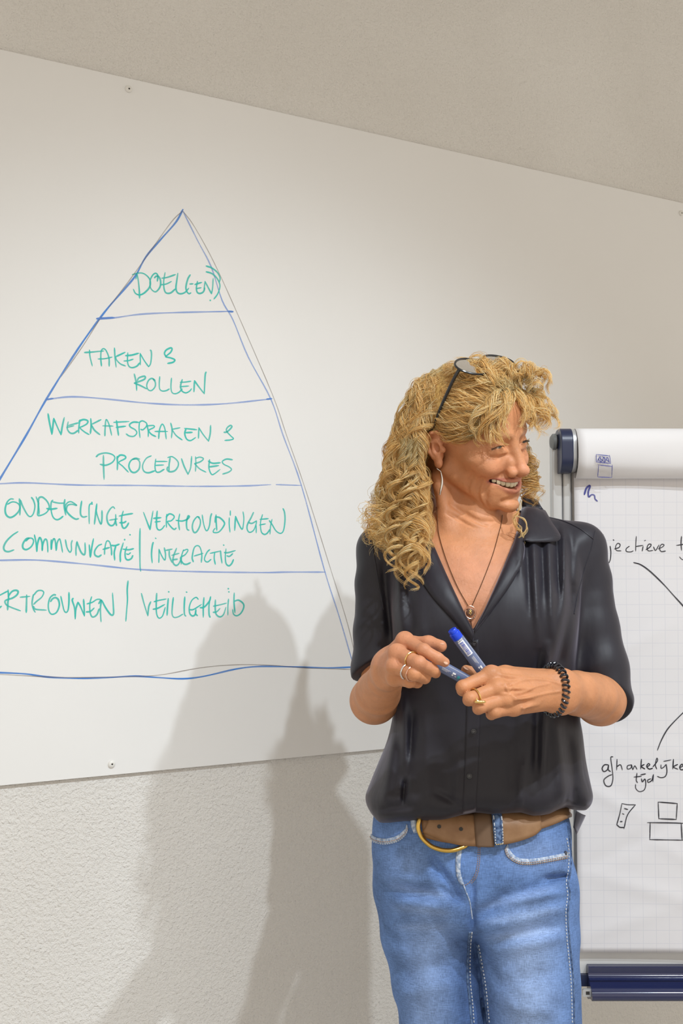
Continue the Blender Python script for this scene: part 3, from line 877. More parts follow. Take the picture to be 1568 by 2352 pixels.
def normals(fn, P, e=0.0008):
    P = P.astype(np.float32)
    g = np.stack([fn(P + np.eye(3, dtype=np.float32)[i] * e) - fn(P - np.eye(3, dtype=np.float32)[i] * e) for i in range(3)], -1)
    return g / np.maximum(np.linalg.norm(g, axis=1, keepdims=True), 1e-9)


def drop(V, Fq, keep):
    """keep only faces whose corners are all kept"""
    f = Fq[keep[Fq].all(1)]
    used = np.unique(f)
    m = -np.ones(len(V), np.int64); m[used] = np.arange(len(used))
    return V[used], m[f]


def hit(fn, pix, y0, y1, off=0.0):
    """first points of a surface met by the lines of sight through picture positions; lifted by off along the normal"""
    D = np.array([ray(x, y) for x, y in pix])
    D = D / D[:, 1:2]
    t = np.full(len(D), y0)
    for _ in range(90):
        d = fn((CAM + D * t[:, None]).astype(np.float32))
        t = np.minimum(t + np.clip(d, -0.02, 0.03) * 0.7, y1)
    P = CAM + D * t[:, None]
    if off:
        P = P + normals(fn, P, 0.002) * off
    return P


def col_interp(tab, z):
    t = np.array(tab, float)
    return [np.interp(z, t[:, 0], t[:, i]) for i in range(1, t.shape[1])]


def smooth_tab(tab, n=60, w=3):
    """resample a table finely and round off its corners"""
    t = np.array(tab, float)
    z = np.linspace(t[0, 0], t[-1, 0], n)
    cols = [z]
    for i in range(1, t.shape[1]):
        c = np.interp(z, t[:, 0], t[:, i])
        k = np.ones(2 * w + 1) / (2 * w + 1)
        c = np.convolve(np.pad(c, w, mode='edge'), k, 'valid')
        cols.append(c)
    return np.stack(cols, -1)
# ------------------------------------------------------------------ the woman: pose of the head
PY = 1.95                                         # depth she stands at
YAW, HPITCH, ROLL = math.radians(45), math.radians(-11), math.radians(12.0)
HC = W(1084, 1008, 1.94)
fwd = np.array([math.sin(YAW), -math.cos(YAW), 0.0])
left = np.array([math.cos(YAW), math.sin(YAW), 0.0])
up = np.array([0, 0, 1.0])
fw2 = fwd * math.cos(HPITCH) + up * math.sin(HPITCH); up2 = up * math.cos(HPITCH) - fwd * math.sin(HPITCH)
lf3 = left * math.cos(ROLL) + up2 * math.sin(ROLL); up3 = up2 * math.cos(ROLL) - left * math.sin(ROLL)
HR = np.stack([lf3, fw2, up3], 1).astype(np.float32)           # columns: her left, forward, up
def to_head(P): return (P - HC.astype(np.float32)) @ HR
def from_head(q): return np.asarray(q, float) @ HR.T + HC
def hp(x, y, z): return from_head(np.array([x, y, z]))


def sy(p):
    """mirrored copy of the points on the +x side: both halves of the face at once"""
    q = p.copy(); q[:, 0] = np.abs(q[:, 0]); return q


def mouth_curve(s):
    """the line between the lips, s = -1..1 from corner to corner; the corners are pulled up and back"""
    s = np.asarray(s, float)
    return np.stack([0.0335 * s, 0.0915 - 0.0215 * s ** 2 - 0.006 * s ** 4, -0.0640 + 0.0090 * s ** 2], -1)


SMS = np.linspace(-1, 1, 13)
MC = mouth_curve(SMS)
UPL = MC + np.stack([0 * SMS, 0.0010 + 0 * SMS, 0.0060 * (1 - SMS ** 2) + 0.0010], -1)
LOL = MC + np.stack([0 * SMS, -0.0010 + 0 * SMS, -0.0096 * (1 - SMS ** 2) - 0.0006], -1)
MOP = MC + np.stack([0 * SMS, 0.0 * SMS, -0.0018 * (1 - SMS ** 2)], -1)


def face_base(q):
    s = sy(q)
    d = el(q, (0, -0.016, 0.034), (0.0735, 0.094, 0.080))
    d = smin(d, el(q, (0, 0.034, 0.034), (0.060, 0.050, 0.056)), 0.03)
    d = smin(d, el(q, (0, 0.030, -0.030), (0.0560, 0.056, 0.056)), 0.025)
    # jaw and chin
    d = smin(d, rc(s, (0.0530, -0.006, -0.044), (0.0225, 0.062, -0.092), 0.0150, 0.0130), 0.018)
    d = smin(d, el(q, (0, 0.052, -0.078), (0.033, 0.034, 0.026)), 0.018)
    d = smin(d, el(q, (0, 0.0810, -0.1000), (0.0175, 0.0125, 0.0120)), 0.014)
    # cheekbones and the raised cheeks of a smile
    d = smin(d, el(s, (0.047, 0.050, -0.020), (0.019, 0.020, 0.014)), 0.018)
    d = smin(d, el(s, (0.0375, 0.0660, -0.0330), (0.0175, 0.0160, 0.0150)), 0.016)
    # muzzle
    d = smin(d, el(q, (0, 0.060, -0.066), (0.037, 0.0280, 0.027)), 0.016)
    # brow ridge
    d = smin(d, rc(s, (0.012, 0.0830, 0.0155), (0.043, 0.0685, 0.0180), 0.0075, 0.0075), 0.014)
    # eye sockets
    d = ssub(d, el(s, (0.0310, 0.0960, 0.0010), (0.0175, 0.0150, 0.0088)), 0.012)
    d = ssub(d, el(s, (0.0130, 0.0990, 0.0000), (0.0060, 0.0140, 0.0100)), 0.010)
    # lids drawn together over the eye
    d = smin(d, el(s, (0.0310, 0.0715, -0.0005), (0.0165, 0.0135, 0.0125)), 0.004)
    d = smin(d, rc(s, (0.0190, 0.0830, -0.0090), (0.0430, 0.0745, -0.0080), 0.0034, 0.0034), 0.006)   # lower lid pouch
    # nose
    d = smin(d, rc(q, (0, 0.0815, 0.0100), (0, 0.0985, -0.0260), 0.0080, 0.0090), 0.010)
    d = smin(d, el(q, (0, 0.1050, -0.0390), (0.0118, 0.0115, 0.0100)), 0.008)
    d = smin(d, el(s, (0.0148, 0.0935, -0.0420), (0.0080, 0.0105, 0.0082)), 0.0042)
    d = smin(d, el(s, (0.0110, 0.0850, -0.0285), (0.0085, 0.0110, 0.0110)), 0.006)
    d = smin(d, rc(q, (0, 0.1020, -0.0465), (0, 0.0905, -0.0500), 0.0042, 0.0042), 0.004)
    return d


def snap(pts, fn, lift=0.0):
    """pull a polyline onto a surface"""
    p = np.asarray(pts, np.float32)
    for _ in range(6):
        p = (p - normals(fn, p) * fn(p)[:, None]).astype(np.float32)
    return (p + normals(fn, p) * lift).astype(np.float32)


CREASES = []
for pts, r, k in (
    ([(0.0200, 0.0900, -0.0440), (0.0300, 0.0820, -0.0510), (0.0410, 0.0690, -0.0590), (0.0430, 0.0620, -0.0720), (0.040, .062, -.082)], .0029, .0085),
    ([(0.0480, 0.0620, -0.0500), (0.0510, 0.0540, -0.0640), (0.0480, 0.0500, -0.0840), (0.0400, 0.0520, -0.0980)], .0018, .0060),
    ([(0.0560, 0.0500, -0.0420), (0.0580, 0.0400, -0.0600), (0.0545, 0.0340, -0.0800)], .0013, .0055),
    ([(0.0390, 0.0660, -0.0740), (0.0390, 0.0610, -0.0880), (0.0320, 0.0640, -0.1000)], .0011, .0045),
    ([(0.0480, 0.0770, 0.0010), (0.0540, 0.0700, 0.0035), (0.0620, 0.0600, 0.0050)], .0004, .0022),
    ([(0.0480, 0.0760, -0.0045), (0.0550, 0.0660, -0.0050), (0.0630, 0.0560, -0.0060)], .0005, .0022),
    ([(0.0470, 0.0740, -0.0105), (0.0540, 0.0640, -0.0140), (0.0620, 0.0540, -0.0190)], .0005, .0022),
    ([(0.0460, 0.0745, -0.0160), (0.0520, 0.0640, -0.0230), (0.0580, 0.0560, -0.0330)], .0004, .0022),
    ([(0.0200, 0.0910, -0.0140), (0.0320, 0.0850, -0.0175), (0.0450, 0.0740, -0.0150)], .0011, .0040),
    ([(-0.0200, 0.0800, -0.0900), (0.0000, 0.0880, -0.0885), (0.0200, 0.0800, -0.0900)], .0020, .0080),
):
    c_ = snap(catmull(np.array(pts), 4), face_base)
    t_ = np.linspace(0, 1, len(c_))
    CREASES.append((c_, 1.25 * r * (0.35 + 0.65 * np.sin(np.pi * t_)), k))


def face_sdf(q):
    d = face_base(q)
    m = (q[:, 1] > 0.015) & (np.abs(d) < 0.02)
    if m.any():
        d[m] = face_detail(q[m], d[m])
    return d


def face_detail(q, d):
    s = sy(q)
    for off in (0.0, -0.004):
        slit = chain(s, [(0.0200, 0.0850 + off, -0.0020), (0.0265, 0.0885 + off, 0.0006), (0.0330, 0.0875 + off, 0.0008), (0.0445, 0.0785 + off, -0.0030)], [0.0006, 0.0016, 0.0017, 0.0006])
        d = ssub(d, slit, 0.0012)
    d = ssub(d, chain(s, [(0.0200, 0.0900, 0.0050), (0.0300, 0.0905, 0.0072), (0.0440, 0.0810, 0.0042)], [0.0008, 0.0012, 0.0008]), 0.003)
    d = ssub(d, rc(s, (0.0066, 0.1000, -0.0520), (0.0090, 0.0920, -0.0465), 0.0036, 0.0030), 0.0025)
    d = ssub(d, rc(q, (0, 0.0945, -0.0510), (0, 0.0955, -0.0560), 0.0018, 0.0020), 0.004)
    # mouth: an open smile with the lips round it
    rl = 0.0018 + 0.0020 * (1 - SMS ** 2) ** 0.5
    d = smin(d, chain(q, UPL, rl), 0.0035)
    d = smin(d, chain(q, LOL, rl * 1.25), 0.0038)
    gr_ = (1 - SMS ** 2) ** 0.7
    for off in (0.003, -0.004, -0.010):
        d = ssub(d, chain(q, MOP + np.array([0, off, 0]), 0.0006 + 0.0052 * gr_), 0.0010)
    for pts, r, k in CREASES:
        d = ssub(d, chain(s, pts, r), k)
    return d


EC = np.array([0.078, -0.008, -0.006])


def ear_sdf(q):
    """her ears, sitting at the sides of the head and standing off a little at the back"""
    s = (sy(q) - EC.astype(np.float32)) / np.array([1.0, 0.95, 0.82], np.float32) + EC.astype(np.float32)
    helix = chain(s, [(0.0705, 0.0050, 0.0060), (0.0735, 0.0070, 0.0150), (0.0765, 0.0020, 0.0230), (0.0800, -0.0070, 0.0265), (0.0835, -0.0165, 0.0245), (0.0855, -0.0235, 0.0170), (0.0860, -0.0258, 0.0070), (0.0850, -0.0245, -0.0040), (0.0825, -0.0210, -0.0150), (0.0790, -0.0160, -0.0240)],
                  [.0028, .0032, .0034, .0034, .0034, .0034, .0034, .0034, .0034, .0040], 0.003)
    lobe = el(s, (0.0755, -0.0075, -0.0345), (0.0050, 0.0090, 0.0125))
    disc = rc(s, (0.0735, -0.0080, 0.0120), (0.0725, -0.0080, -0.0220), 0.0080, 0.0070)
    plate = el(s, (0.0775, -0.0120, -0.0010), (0.0055, 0.0140, 0.0270))
    d = smin(smin(smin(helix, lobe, 0.008), disc, 0.006), plate, 0.004)
    d = smin(d, chain(s, [(0.0790, -0.0050, 0.0130), (0.0825, -0.0150, 0.0050), (0.0800, -0.0140, -0.0120), (0.0770, -0.0070, -0.0210)], [.0022, .0027, .0026, .0022], .001), 0.003)
    d = smin(d, el(s, (0.0745, 0.0030, -0.0080), (0.0040, 0.0040, 0.0062)), 0.004)      # tragus
    d = ssub(d, el(s, (0.0840, -0.0065, -0.0060), (0.0090, 0.0058, 0.0100)), 0.003)
    d = ssub(d, chain(s, [(0.0850, -0.0030, 0.0180), (0.0890, -0.0170, 0.0150), (0.0885, -0.0200, 0.0000)], [.0028, .0030, .0022]), 0.002)
    return d * 0.85


NB = W(1068, 1225, 1.985)                                      # root of the neck
SHL, SHR = W(878, 1262, 1.965), W(1334, 1254, 1.965)           # shoulder joints (image left, image right)


def neck_sdf(P):
    a = hp(-0.004, -0.036, -0.050)
    d = rc(P, a, NB, 0.047, 0.053)
    d = smin(d, rc(P, NB, NB + np.array([0.0, 0.02, -0.06]), 0.056, 0.066), 0.03)
    # trapezius to the shoulders
    for S in (SHL, SHR):
        d = smin(d, rc(P, W(1072, 1180, 2.0), S + np.array([0, 0.01, -0.004]), 0.027, 0.024), 0.05)
    # sternomastoid cords and the front of the throat
    n0 = W(1062, 1262, 1.905)
    d = smin(d, chain(P, [hp(-0.058, -0.024, -0.060), W(1024, 1185, 1.925), n0 + np.array([-0.014, 0.010, 0.004])], [0.010, 0.009, 0.005], 0.01), 0.026)
    d = smin(d, chain(P, [hp(0.058, -0.022, -0.060), W(1120, 1195, 1.925), n0 + np.array([0.020, 0.008, 0.004])], [0.010, 0.009, 0.005], 0.01), 0.026)
    d = smin(d, chain(P, [hp(0.0, 0.020, -0.072), W(1090, 1205, 1.925), n0 + np.array([0.006, 0.016, 0])], [0.020, 0.016, 0.010], 0.01), 0.03)
    # collar bones and the hollow between them
    for x1, y1, sg in ((930, 1262, -1), (1215, 1252, 1)):
        d = smin(d, rc(P, n0 + np.array([sg * 0.018, 0.006, -0.004]), W(x1, y1, 1.93), 0.0075, 0.008), 0.016)
    d = ssub(d, el(P, n0 + np.array([0.002, -0.012, 0.002]), (0.011, 0.014, 0.012)), 0.012)
    # skin folds where the neck twists
    for c_, r_ in NECKFOLD:
        d = ssub(d, chain(P, c_, r_), 0.007)
    return d


NECKFOLD = []
_nf = []
for pts in ([(1030, 1178), (1085, 1212), (1135, 1218)], [(1035, 1158), (1090, 1194), (1150, 1200)], [(1050, 1205), (1090, 1232), (1120, 1236)], [(1070, 1180), (1110, 1206), (1150, 1212)]):
    c_ = hit(neck_sdf, catmull(np.array(pts, float), 4), 1.80, 1.98)
    _nf.append((c_, 0.0022 * np.sin(np.pi * np.linspace(0.08, 0.92, len(c_)))))
NECKFOLD = _nf
# ------------------------------------------------------------------ shirt, built as one soft volume; the skin lies just under it
def pyz(P):
    """picture height of points near her standing depth"""
    return 1301 - (P[:, 2] - 1.40) * (F / PY)


def pxx(P): return 784 + P[:, 0] * (F / PY)


#            height  left right  half depth  middle depth
TORSO = smooth_tab([
    (1170, 1000, 1130, .040, 1.985), (1215, 905, 1310, .058, 1.975), (1250, 885, 1335, .080, 1.962), (1310, 885, 1335, .104, 1.950), (1390, 893, 1325, .120, 1.945),
    (1450, 896, 1316, .122, 1.942), (1530, 900, 1312, .116, 1.945), (1620, 906, 1318, .108, 1.95), (1700, 890, 1334, .108, 1.955),
    (1770, 860, 1347, .118, 1.955), (1840, 832, 1357, .132, 1.955), (1880, 832, 1356, .132, 1.955), (1930, 838, 1350, .128, 1.955)], 90, 3)
HEM = np.array([(780, 1862), (835, 1872), (870, 1890), (950, 1893), (1010, 1884), (1060, 1870), (1090, 1866), (1130, 1874), (1165, 1872), (1195, 1866), (1225, 1872), (1262, 1870), (1300, 1858), (1322, 1868), (1345, 1878), (1400, 1876)], float)

# folds: (x0,y0, x1,y1, width px, height m)  + is a ridge, - a valley
FOLDS = [
    (1190, 1195, 1196, 1330, 7, .0050), (1208, 1196, 1218, 1420, 7, -.0050), (1222, 1198, 1236, 1480, 9, .0055), (1243, 1200, 1250, 1380, 7, -.0050), (1258, 1204, 1268, 1470, 9, .0055),
    (1278, 1208, 1284, 1400, 7, -.0055), (1294, 1214, 1296, 1360, 8, .0050), (1312, 1224, 1306, 1400, 9, -.0035),
    (905, 1270, 930, 1480, 12, .005), (935, 1300, 960, 1560, 12, -.004), (880, 1300, 897, 1470, 9, -.006), (960, 1420, 985, 1600, 16, .004),
    (1316, 1350, 1275, 1560, 12, -.005), (1300, 1380, 1240, 1600, 14, .005), (1258, 1480, 1245, 1820, 8, .006), (1236, 1500, 1228, 1800, 9, -.006), (1275, 1640, 1290, 1840, 14, .006), (1305, 1700, 1322, 1850, 12, -.005),
    (1120, 1500, 1140, 1840, 22, .003), (1180, 1620, 1170, 1850, 12, -.004), (1205, 1740, 1192, 1866, 10, .005),
    (925, 1600, 940, 1840, 12, .006), (950, 1640, 930, 1840, 10, -.006), (975, 1650, 985, 1870, 14, .004), (905, 1700, 880, 1860, 14, .006), (930, 1790, 925, 1850, 6, -.006),
    (1020, 1700, 1030, 1870, 16, -.004), (1055, 1720, 1050, 1862, 10, .003), (1000, 1820, 1060, 1850, 8, -.003), (870, 1855, 960, 1850, 10, -.004),
    (1040, 1560, 1150, 1700, 40, -.003), (1000, 1500, 1010, 1640, 25, .003),
]


def folds(x, y, lst):
    w = np.zeros_like(x)
    for x0, y0, x1, y1, wd, am in lst:
        dx, dy = x1 - x0, y1 - y0
        L2 = dx * dx + dy * dy
        t = ((x - x0) * dx + (y - y0) * dy) / L2
        tc_ = np.clip(t, 0, 1)
        e = np.hypot(x - x0 - tc_ * dx, y - y0 - tc_ * dy)
        w = w + am * np.exp(-(e / wd) ** 2) * np.clip(np.sin(np.pi * np.clip(tc_ * 0.9 + 0.08, 0, 1)) * 1.6, 0, 1)
    return w


def torso_sdf(P, grow=0.0):
    y = pyz(P)
    xl, xr, b, yc = col_interp(TORSO, y)
    a = (xr - xl) * 0.5 * PY / F - grow
    cx = (0.5 * (xl + xr) - 784) * PY / F
    u, v = np.abs(P[:, 0] - cx) / a, np.abs(P[:, 1] - yc) / (b - grow)
    n = 2.35
    q = np.maximum(u ** n + v ** n, 1e-9) ** (1 / n)
    d = (q - 1) * np.minimum(a, b) * 0.93
    return smax(d, (1196 - y) * PY / F, 0.03)


ELB_L, ELB_R = W(862, 1606, 1.945), W(1412, 1596, 1.925)
UA = [(SHL, ELB_L), (SHR, ELB_R)]


def sleeve_sdf(P, side):
    if side == 0:
        pts = [W(880, 1264, 1.965), W(871, 1340, 1.962), W(864, 1450, 1.955), W(863, 1535, 1.950), W(864, 1600, 1.945)]
        r = [.041, .039, .037, .039, .038]
    else:
        pts = [W(1332, 1258, 1.965), W(1349, 1330, 1.962), W(1362, 1440, 1.950), W(1381, 1530, 1.935), W(1398, 1600, 1.925)]
        r = [.039, .038, .041, .043, .040]
    return chain(P, pts, r, 0.01)


def shirt_sdf(P, plain=False):
    y, x = pyz(P), pxx(P)
    d = torso_sdf(P)
    # bust
    d = smin(d, el(P, W(1000, 1430, 1.872), (0.062, 0.045, 0.062)), 0.04)
    d = smin(d, el(P, W(1205, 1425, 1.872), (0.062, 0.045, 0.062)), 0.04)
    # blouse of fabric over the belt: a rounded lower edge that follows the hem line
    tx, ty = px_of(P.astype(np.float64))
    hem = np.interp(tx, HEM[:, 0], HEM[:, 1])
    d = smax(d, (ty - hem) * P[:, 1] / F, 0.040)
    for S, sg in ((SHL, -1), (SHR, 1)):
        d = smin(d, rc(P, W(1072, 1196, 1.99), S + np.array([0, 0.006, -0.002]), 0.036, 0.038), 0.035)
    s0, s1 = sleeve_sdf(P, 0), sleeve_sdf(P, 1)
    d = smin(d, s0, 0.018)
    d = smin(d, s1, 0.018)
    front = np.clip((1.97 - P[:, 1]) / 0.06, 0, 1)
    fw = folds(tx, ty, FOLDS)
    fw = fw + 0.0030 * np.sin(tx * .021 + 1.3 * np.sin(ty * .013)) * np.sin(ty * .011 + tx * .017) * np.clip((ty - 1600) / 150, 0, 1)
    # broad soft undulation
    fw = fw + 0.0016 * np.sin(x * 0.045 + y * 0.012) * np.sin(y * 0.018 + x * 0.01)
    # sleeve wrinkles
    sl = np.exp(-(np.minimum(s0, s1) / 0.02) ** 2)
    fw = fw + sl * 0.0010 * np.sin(y * 0.045 + x * 0.05 + np.sin(y * 0.02) * 2)
    return d - front * fw if not plain else d


# the arm: forearm and hand, joints placed in space
def arm_right_image(P):
    """her left forearm and hand"""
    wr = W(1282, 1588, 1.752)
    e = W(1408, 1602, 1.925)
    d = chain(P, [W(1388, 1602, 1.925), W(1362, 1600, 1.865), W(1323, 1592, 1.805), W(1296, 1588, 1.768)], [.035, .0370, .0340, .0290], .003)
    d = smin(d, el(P, W(1378, 1620, 1.902), (.036, .036, .032)), 0.02)
    # flat wrist
    w1, w2 = W(1284, 1568, 1.756), W(1284, 1611, 1.752)
    d = smin(d, rc(P, w1, w2, .0195, .0185), 0.022)
    mcp = [W(1128, 1550, 1.702), W(1143, 1580, 1.690), W(1162, 1606, 1.690), W(1180, 1626, 1.699)]
    wrp = [W(1268, 1566, 1.750), W(1268, 1580, 1.744), W(1268, 1594, 1.744), W(1268, 1606, 1.748)]
    palm = None
    for m_, w_, r_ in zip(mcp, wrp, (.0125, .0118, .0112, .0108)):
        q = rc(P, w_, m_, .0160, r_)
        palm = q if palm is None else smin(palm, q, .010)
    palm = smin(palm, rc(P, W(1250, 1572, 1.768), W(1170, 1590, 1.722), .017, .014), .012)   # fleshy palm side
    d = smin(d, palm, .014)
    fingers = [
        ([mcp[0], W(1062, 1578, 1.682), W(1062, 1585, 1.704), W(1080, 1580, 1.716)], [.0112, .0094, .0084, .0072]),
        ([mcp[1], W(1078, 1605, 1.668), W(1076, 1608, 1.692), W(1098, 1604, 1.706)], [.0108, .0092, .0083, .0072]),
        ([mcp[2], W(1100, 1624, 1.668), W(1098, 1628, 1.692), W(1120, 1624, 1.706)], [.0105, .0089, .0080, .0070]),
        ([mcp[3], W(1133, 1636, 1.680), W(1128, 1641, 1.700), W(1146, 1638, 1.712)], [.0098, .0082, .0074, .0065]),
    ]
    fs = None
    for pts, r in fingers:
        q = chain(P, pts, r, .003)
        q = smin(q, ball(P, np.asarray(pts[1]) + np.array([0.0015, -.0015, 0]), r[1] * 0.93), .004)
        for jt, amp in ((1, .00042), (2, .00030)):
            ax_ = np.asarray(pts[jt] - pts[jt - 1], np.float32); ax_ = ax_ / np.linalg.norm(ax_)
            e_ = P - np.asarray(pts[jt], np.float32)
            q = q + amp * np.cos((e_ @ ax_) * (2 * np.pi / .0027)) * np.exp(-np.einsum('ij,ij->i', e_, e_) / .0095 ** 2)
        fs = q if fs is None else smin(fs, q, .0016)
    d = smin(d, fs, .008)
    for m_, r_ in zip(mcp, (.0118, .0116, .0108, .0100)):                                    # knuckles
        d = smin(d, ball(P, m_ + np.array([0, -.0035, .001]), r_), .006)
    thumb = chain(P, [W(1248, 1562, 1.765), W(1160, 1550, 1.758), W(1104, 1552, 1.748), W(1070, 1539, 1.738)], [.0165, .0135, .0102, .0075], .006)
    d = smin(d, thumb, .008)
    # tendons and veins on the back of the hand
    for m_, w_ in zip(mcp, wrp):
        a_, b_ = m_ + np.array([.012, -.0125, .001]), w_ * .55 + m_ * .45 + np.array([0, -.0162, .001])
        d = smin(d, rc(P, a_, b_, .0016, .0010), .006)
    for pts in ([(1152, 1570), (1185, 1566), (1215, 1560), (1255, 1562), (1288, 1572)], [(1150, 1594), (1195, 1592), (1230, 1577), (1262, 1570)], [(1172, 1597), (1194, 1605), (1235, 1597), (1262, 1591), (1288, 1588)], [(1160, 1570), (1166, 1588), (1178, 1574), (1190, 1567)]):
        Q = VEINS(pts) if VEINS else None
        if Q is not None: d = smin(d, chain(P, Q, [.0004] + [.0010] * (len(Q) - 2) + [.0004]), .0030)
    return d


def arm_left_image(P):
    """her right forearm and hand"""
    d = chain(P, [W(860, 1606, 1.940), W(868, 1590, 1.86), W(884, 1560, 1.785), W(890, 1545, 1.752)], [.0370, .0355, .0275, .0230], .003)
    d = smin(d, el(P, W(858, 1612, 1.935), (.034, .036, .032)), 0.02)
    d = smin(d, rc(P, W(886, 1526, 1.748), W(892, 1552, 1.742), .0175, .0175), .02)
    mcp = [W(930, 1472, 1.712), W(912, 1500, 1.688), W(906, 1531, 1.684), W(907, 1558, 1.692)]
    wrp = [W(892, 1515, 1.742), W(886, 1526, 1.730), W(884, 1540, 1.728), W(888, 1552, 1.734)]
    palm = None
    for m_, w_, r_ in zip(mcp, wrp, (.0120, .0115, .0110, .0105)):
        q = rc(P, w_, m_, .0150, r_)
        palm = q if palm is None else smin(palm, q, .010)
    palm = smin(palm, rc(P, W(905, 1530, 1.742), W(935, 1525, 1.712), .016, .015), .012)
    d = smin(d, palm, .014)
    fingers = [
        ([mcp[0], W(972, 1494, 1.668), W(1005, 1512, 1.664), W(1021, 1521, 1.670)], [.0112, .0092, .0082, .0070]),
        ([mcp[1], W(962, 1523, 1.650), W(993, 1540, 1.668), W(1000, 1546, 1.684)], [.0112, .0094, .0085, .0074]),
        ([mcp[2], W(950, 1549, 1.652), W(975, 1557, 1.672), W(975, 1559, 1.690)], [.0108, .0091, .0082, .0072]),
        ([mcp[3], W(940, 1566, 1.668), W(958, 1568, 1.686), W(956, 1569, 1.700)], [.0100, .0082, .0074, .0065]),
    ]
    fs = None
    for pts, r in fingers:
        q = chain(P, pts, r, .003)
        q = smin(q, ball(P, np.asarray(pts[1]) + np.array([0, -.0012, .001]), r[1] * 0.93), .004)
        for jt, amp in ((1, .00042), (2, .00030)):
            ax_ = np.asarray(pts[jt] - pts[jt - 1], np.float32); ax_ = ax_ / np.linalg.norm(ax_)
            e_ = P - np.asarray(pts[jt], np.float32)
            q = q + amp * np.cos((e_ @ ax_) * (2 * np.pi / .0027)) * np.exp(-np.einsum('ij,ij->i', e_, e_) / .0095 ** 2)
        fs = q if fs is None else smin(fs, q, .0016)
    d = smin(d, fs, .007)
    for m_, r_ in zip(mcp, (.0118, .0116, .0108, .0100)):
        d = smin(d, ball(P, m_ + np.array([-.001, -.003, .001]), r_), .006)
    thumb = chain(P, [W(900, 1510, 1.742), W(945, 1482, 1.735), W(984, 1478, 1.716), W(1012, 1484, 1.704)], [.0160, .0130, .0106, .0088], .006)
    d = smin(d, thumb, .008)
    return d


VEINS = None
# ------------------------------------------------------------------ cut-outs of the shirt: neck opening and sleeve ends
VPOLY = np.array([(978, 1215), (1000, 1262), (1030, 1330), (1060, 1395), (1086, 1447), (1120, 1385), (1152, 1310), (1180, 1240), (1196, 1190), (1206, 1140), (1150, 1080), (1000, 1080), (970, 1150)], float)


def poly_sdf(x, y, poly):
    n = len(poly)
    d = np.full(x.shape, 1e9); inside = np.zeros(x.shape, bool)
    for i in range(n):
        a, b = poly[i], poly[(i + 1) % n]
        ex, ey = b - a
        t = np.clip(((x - a[0]) * ex + (y - a[1]) * ey) / (ex * ex + ey * ey), 0, 1)
        d = np.minimum(d, np.hypot(x - a[0] - t * ex, y - a[1] - t * ey))
        c = ((a[1] > y) != (b[1] > y)) & (x < (b[0] - a[0]) * (y - a[1]) / (b[1] - a[1] + 1e-12) + a[0])
        inside ^= c
    return np.where(inside, -d, d)


def plane3(a, b, c, toward):
    n = np.cross(b - a, c - a); n /= np.linalg.norm(n)
    if np.dot(n, toward) < 0: n = -n
    return a, n


CUT_R = plane3(W(1366, 1546, 1.888), W(1418, 1654, 1.93), W(1300, 1548, 1.905), np.array([-.3, -1, -1.0]))
CUT_L = plane3(W(816, 1556, 1.95), W(868, 1508, 1.91), W(860, 1560, 1.985), np.array([0, -.3, -1.0]))
_sleeve0 = sleeve_sdf


def sleeve_cut(P, side):
    d = _sleeve0(P, side)
    a, n = CUT_L if side == 0 else CUT_R
    if side == 1:
        d = smin(d, rc(P, W(1388, 1598, 1.928), W(1391, 1606, 1.928), .0425, .0425), .006)
    return smax(d, ((P - a.astype(np.float32)) @ n.astype(np.float32)), 0.004)


sleeve_sdf = sleeve_cut


def neck_cut(P):
    x, y = px_of(P.astype(np.float64))
    d = poly_sdf(x, y, VPOLY) * 1.9 / F
    d = smax(d, P[:, 1] - 1.975, 0.01)
    return d


def shirt_final(P):
    d = shirt_sdf(P)
    near = (np.abs(P[:, 0] - 0.22) < 0.2) & (P[:, 2] > 1.25)
    if near.any():
        d = d.copy()
        q = P[near]
        e = neck_cut(q)
        ax = rc(q, NB + np.array([0, 0.012, -0.01]), hp(0, -0.03, -0.06), .060, .062)
        d[near] = ssub(ssub(d[near], e, 0.003), ax, 0.006)
    return d


# ------------------------------------------------------------------ jeans
JT = smooth_tab([(1840, 862, 1296, .100, 1.96), (1890, 854, 1303, .106, 1.96), (1950, 853, 1308, .114, 1.962), (2010, 859, 1310, .118, 1.965), (2080, 870, 1311, .116, 1.968), (2140, 880, 1312, .108, 1.97), (2220, 894, 1314, .10, 1.97)], 60, 2)
JFOLD = [
    (1085, 2110, 1180, 2040, 16, -.006), (1110, 2090, 1300, 2005, 14, -.005), (1120, 2130, 1310, 2080, 16, .005), (1150, 2075, 1310, 2045, 12, .006), (1120, 2160, 1300, 2125, 14, -.004), (1140, 2190, 1310, 2150, 14, .004),
    (985, 1960, 1070, 2080, 10, -.009), (960, 1975, 1040, 2085, 14, .005), (900, 2040, 1060, 2060, 14, -.006), (890, 2070, 1050, 2090, 14, .005), (880, 2010, 1000, 2030, 16, .004), (1000, 2030, 1060, 2075, 8, -.006),
    (1085, 2140, 1160, 2290, 12, -.005), (1110, 2200, 1200, 2352, 16, .004), (1095, 2150, 1200, 2280, 18, .003), (1250, 2018, 1310, 2012, 7, -.008),
    (900, 2160, 960, 2180, 14, -.003), (905, 2240, 1050, 2200, 16, -.004), (910, 2290, 1060, 2250, 16, .004), (1000, 2120, 1075, 2180, 14, -.005), (1140, 2260, 1290, 2230, 16, -.003), (1150, 2310, 1290, 2330, 16, .003),
    (1086, 2020, 1086, 2140, 7, -.008), (1030, 2200, 1040, 2352, 20, .004), (940, 2180, 965, 2352, 22, -.003), (1200, 2180, 1215, 2352, 24, .003),
]


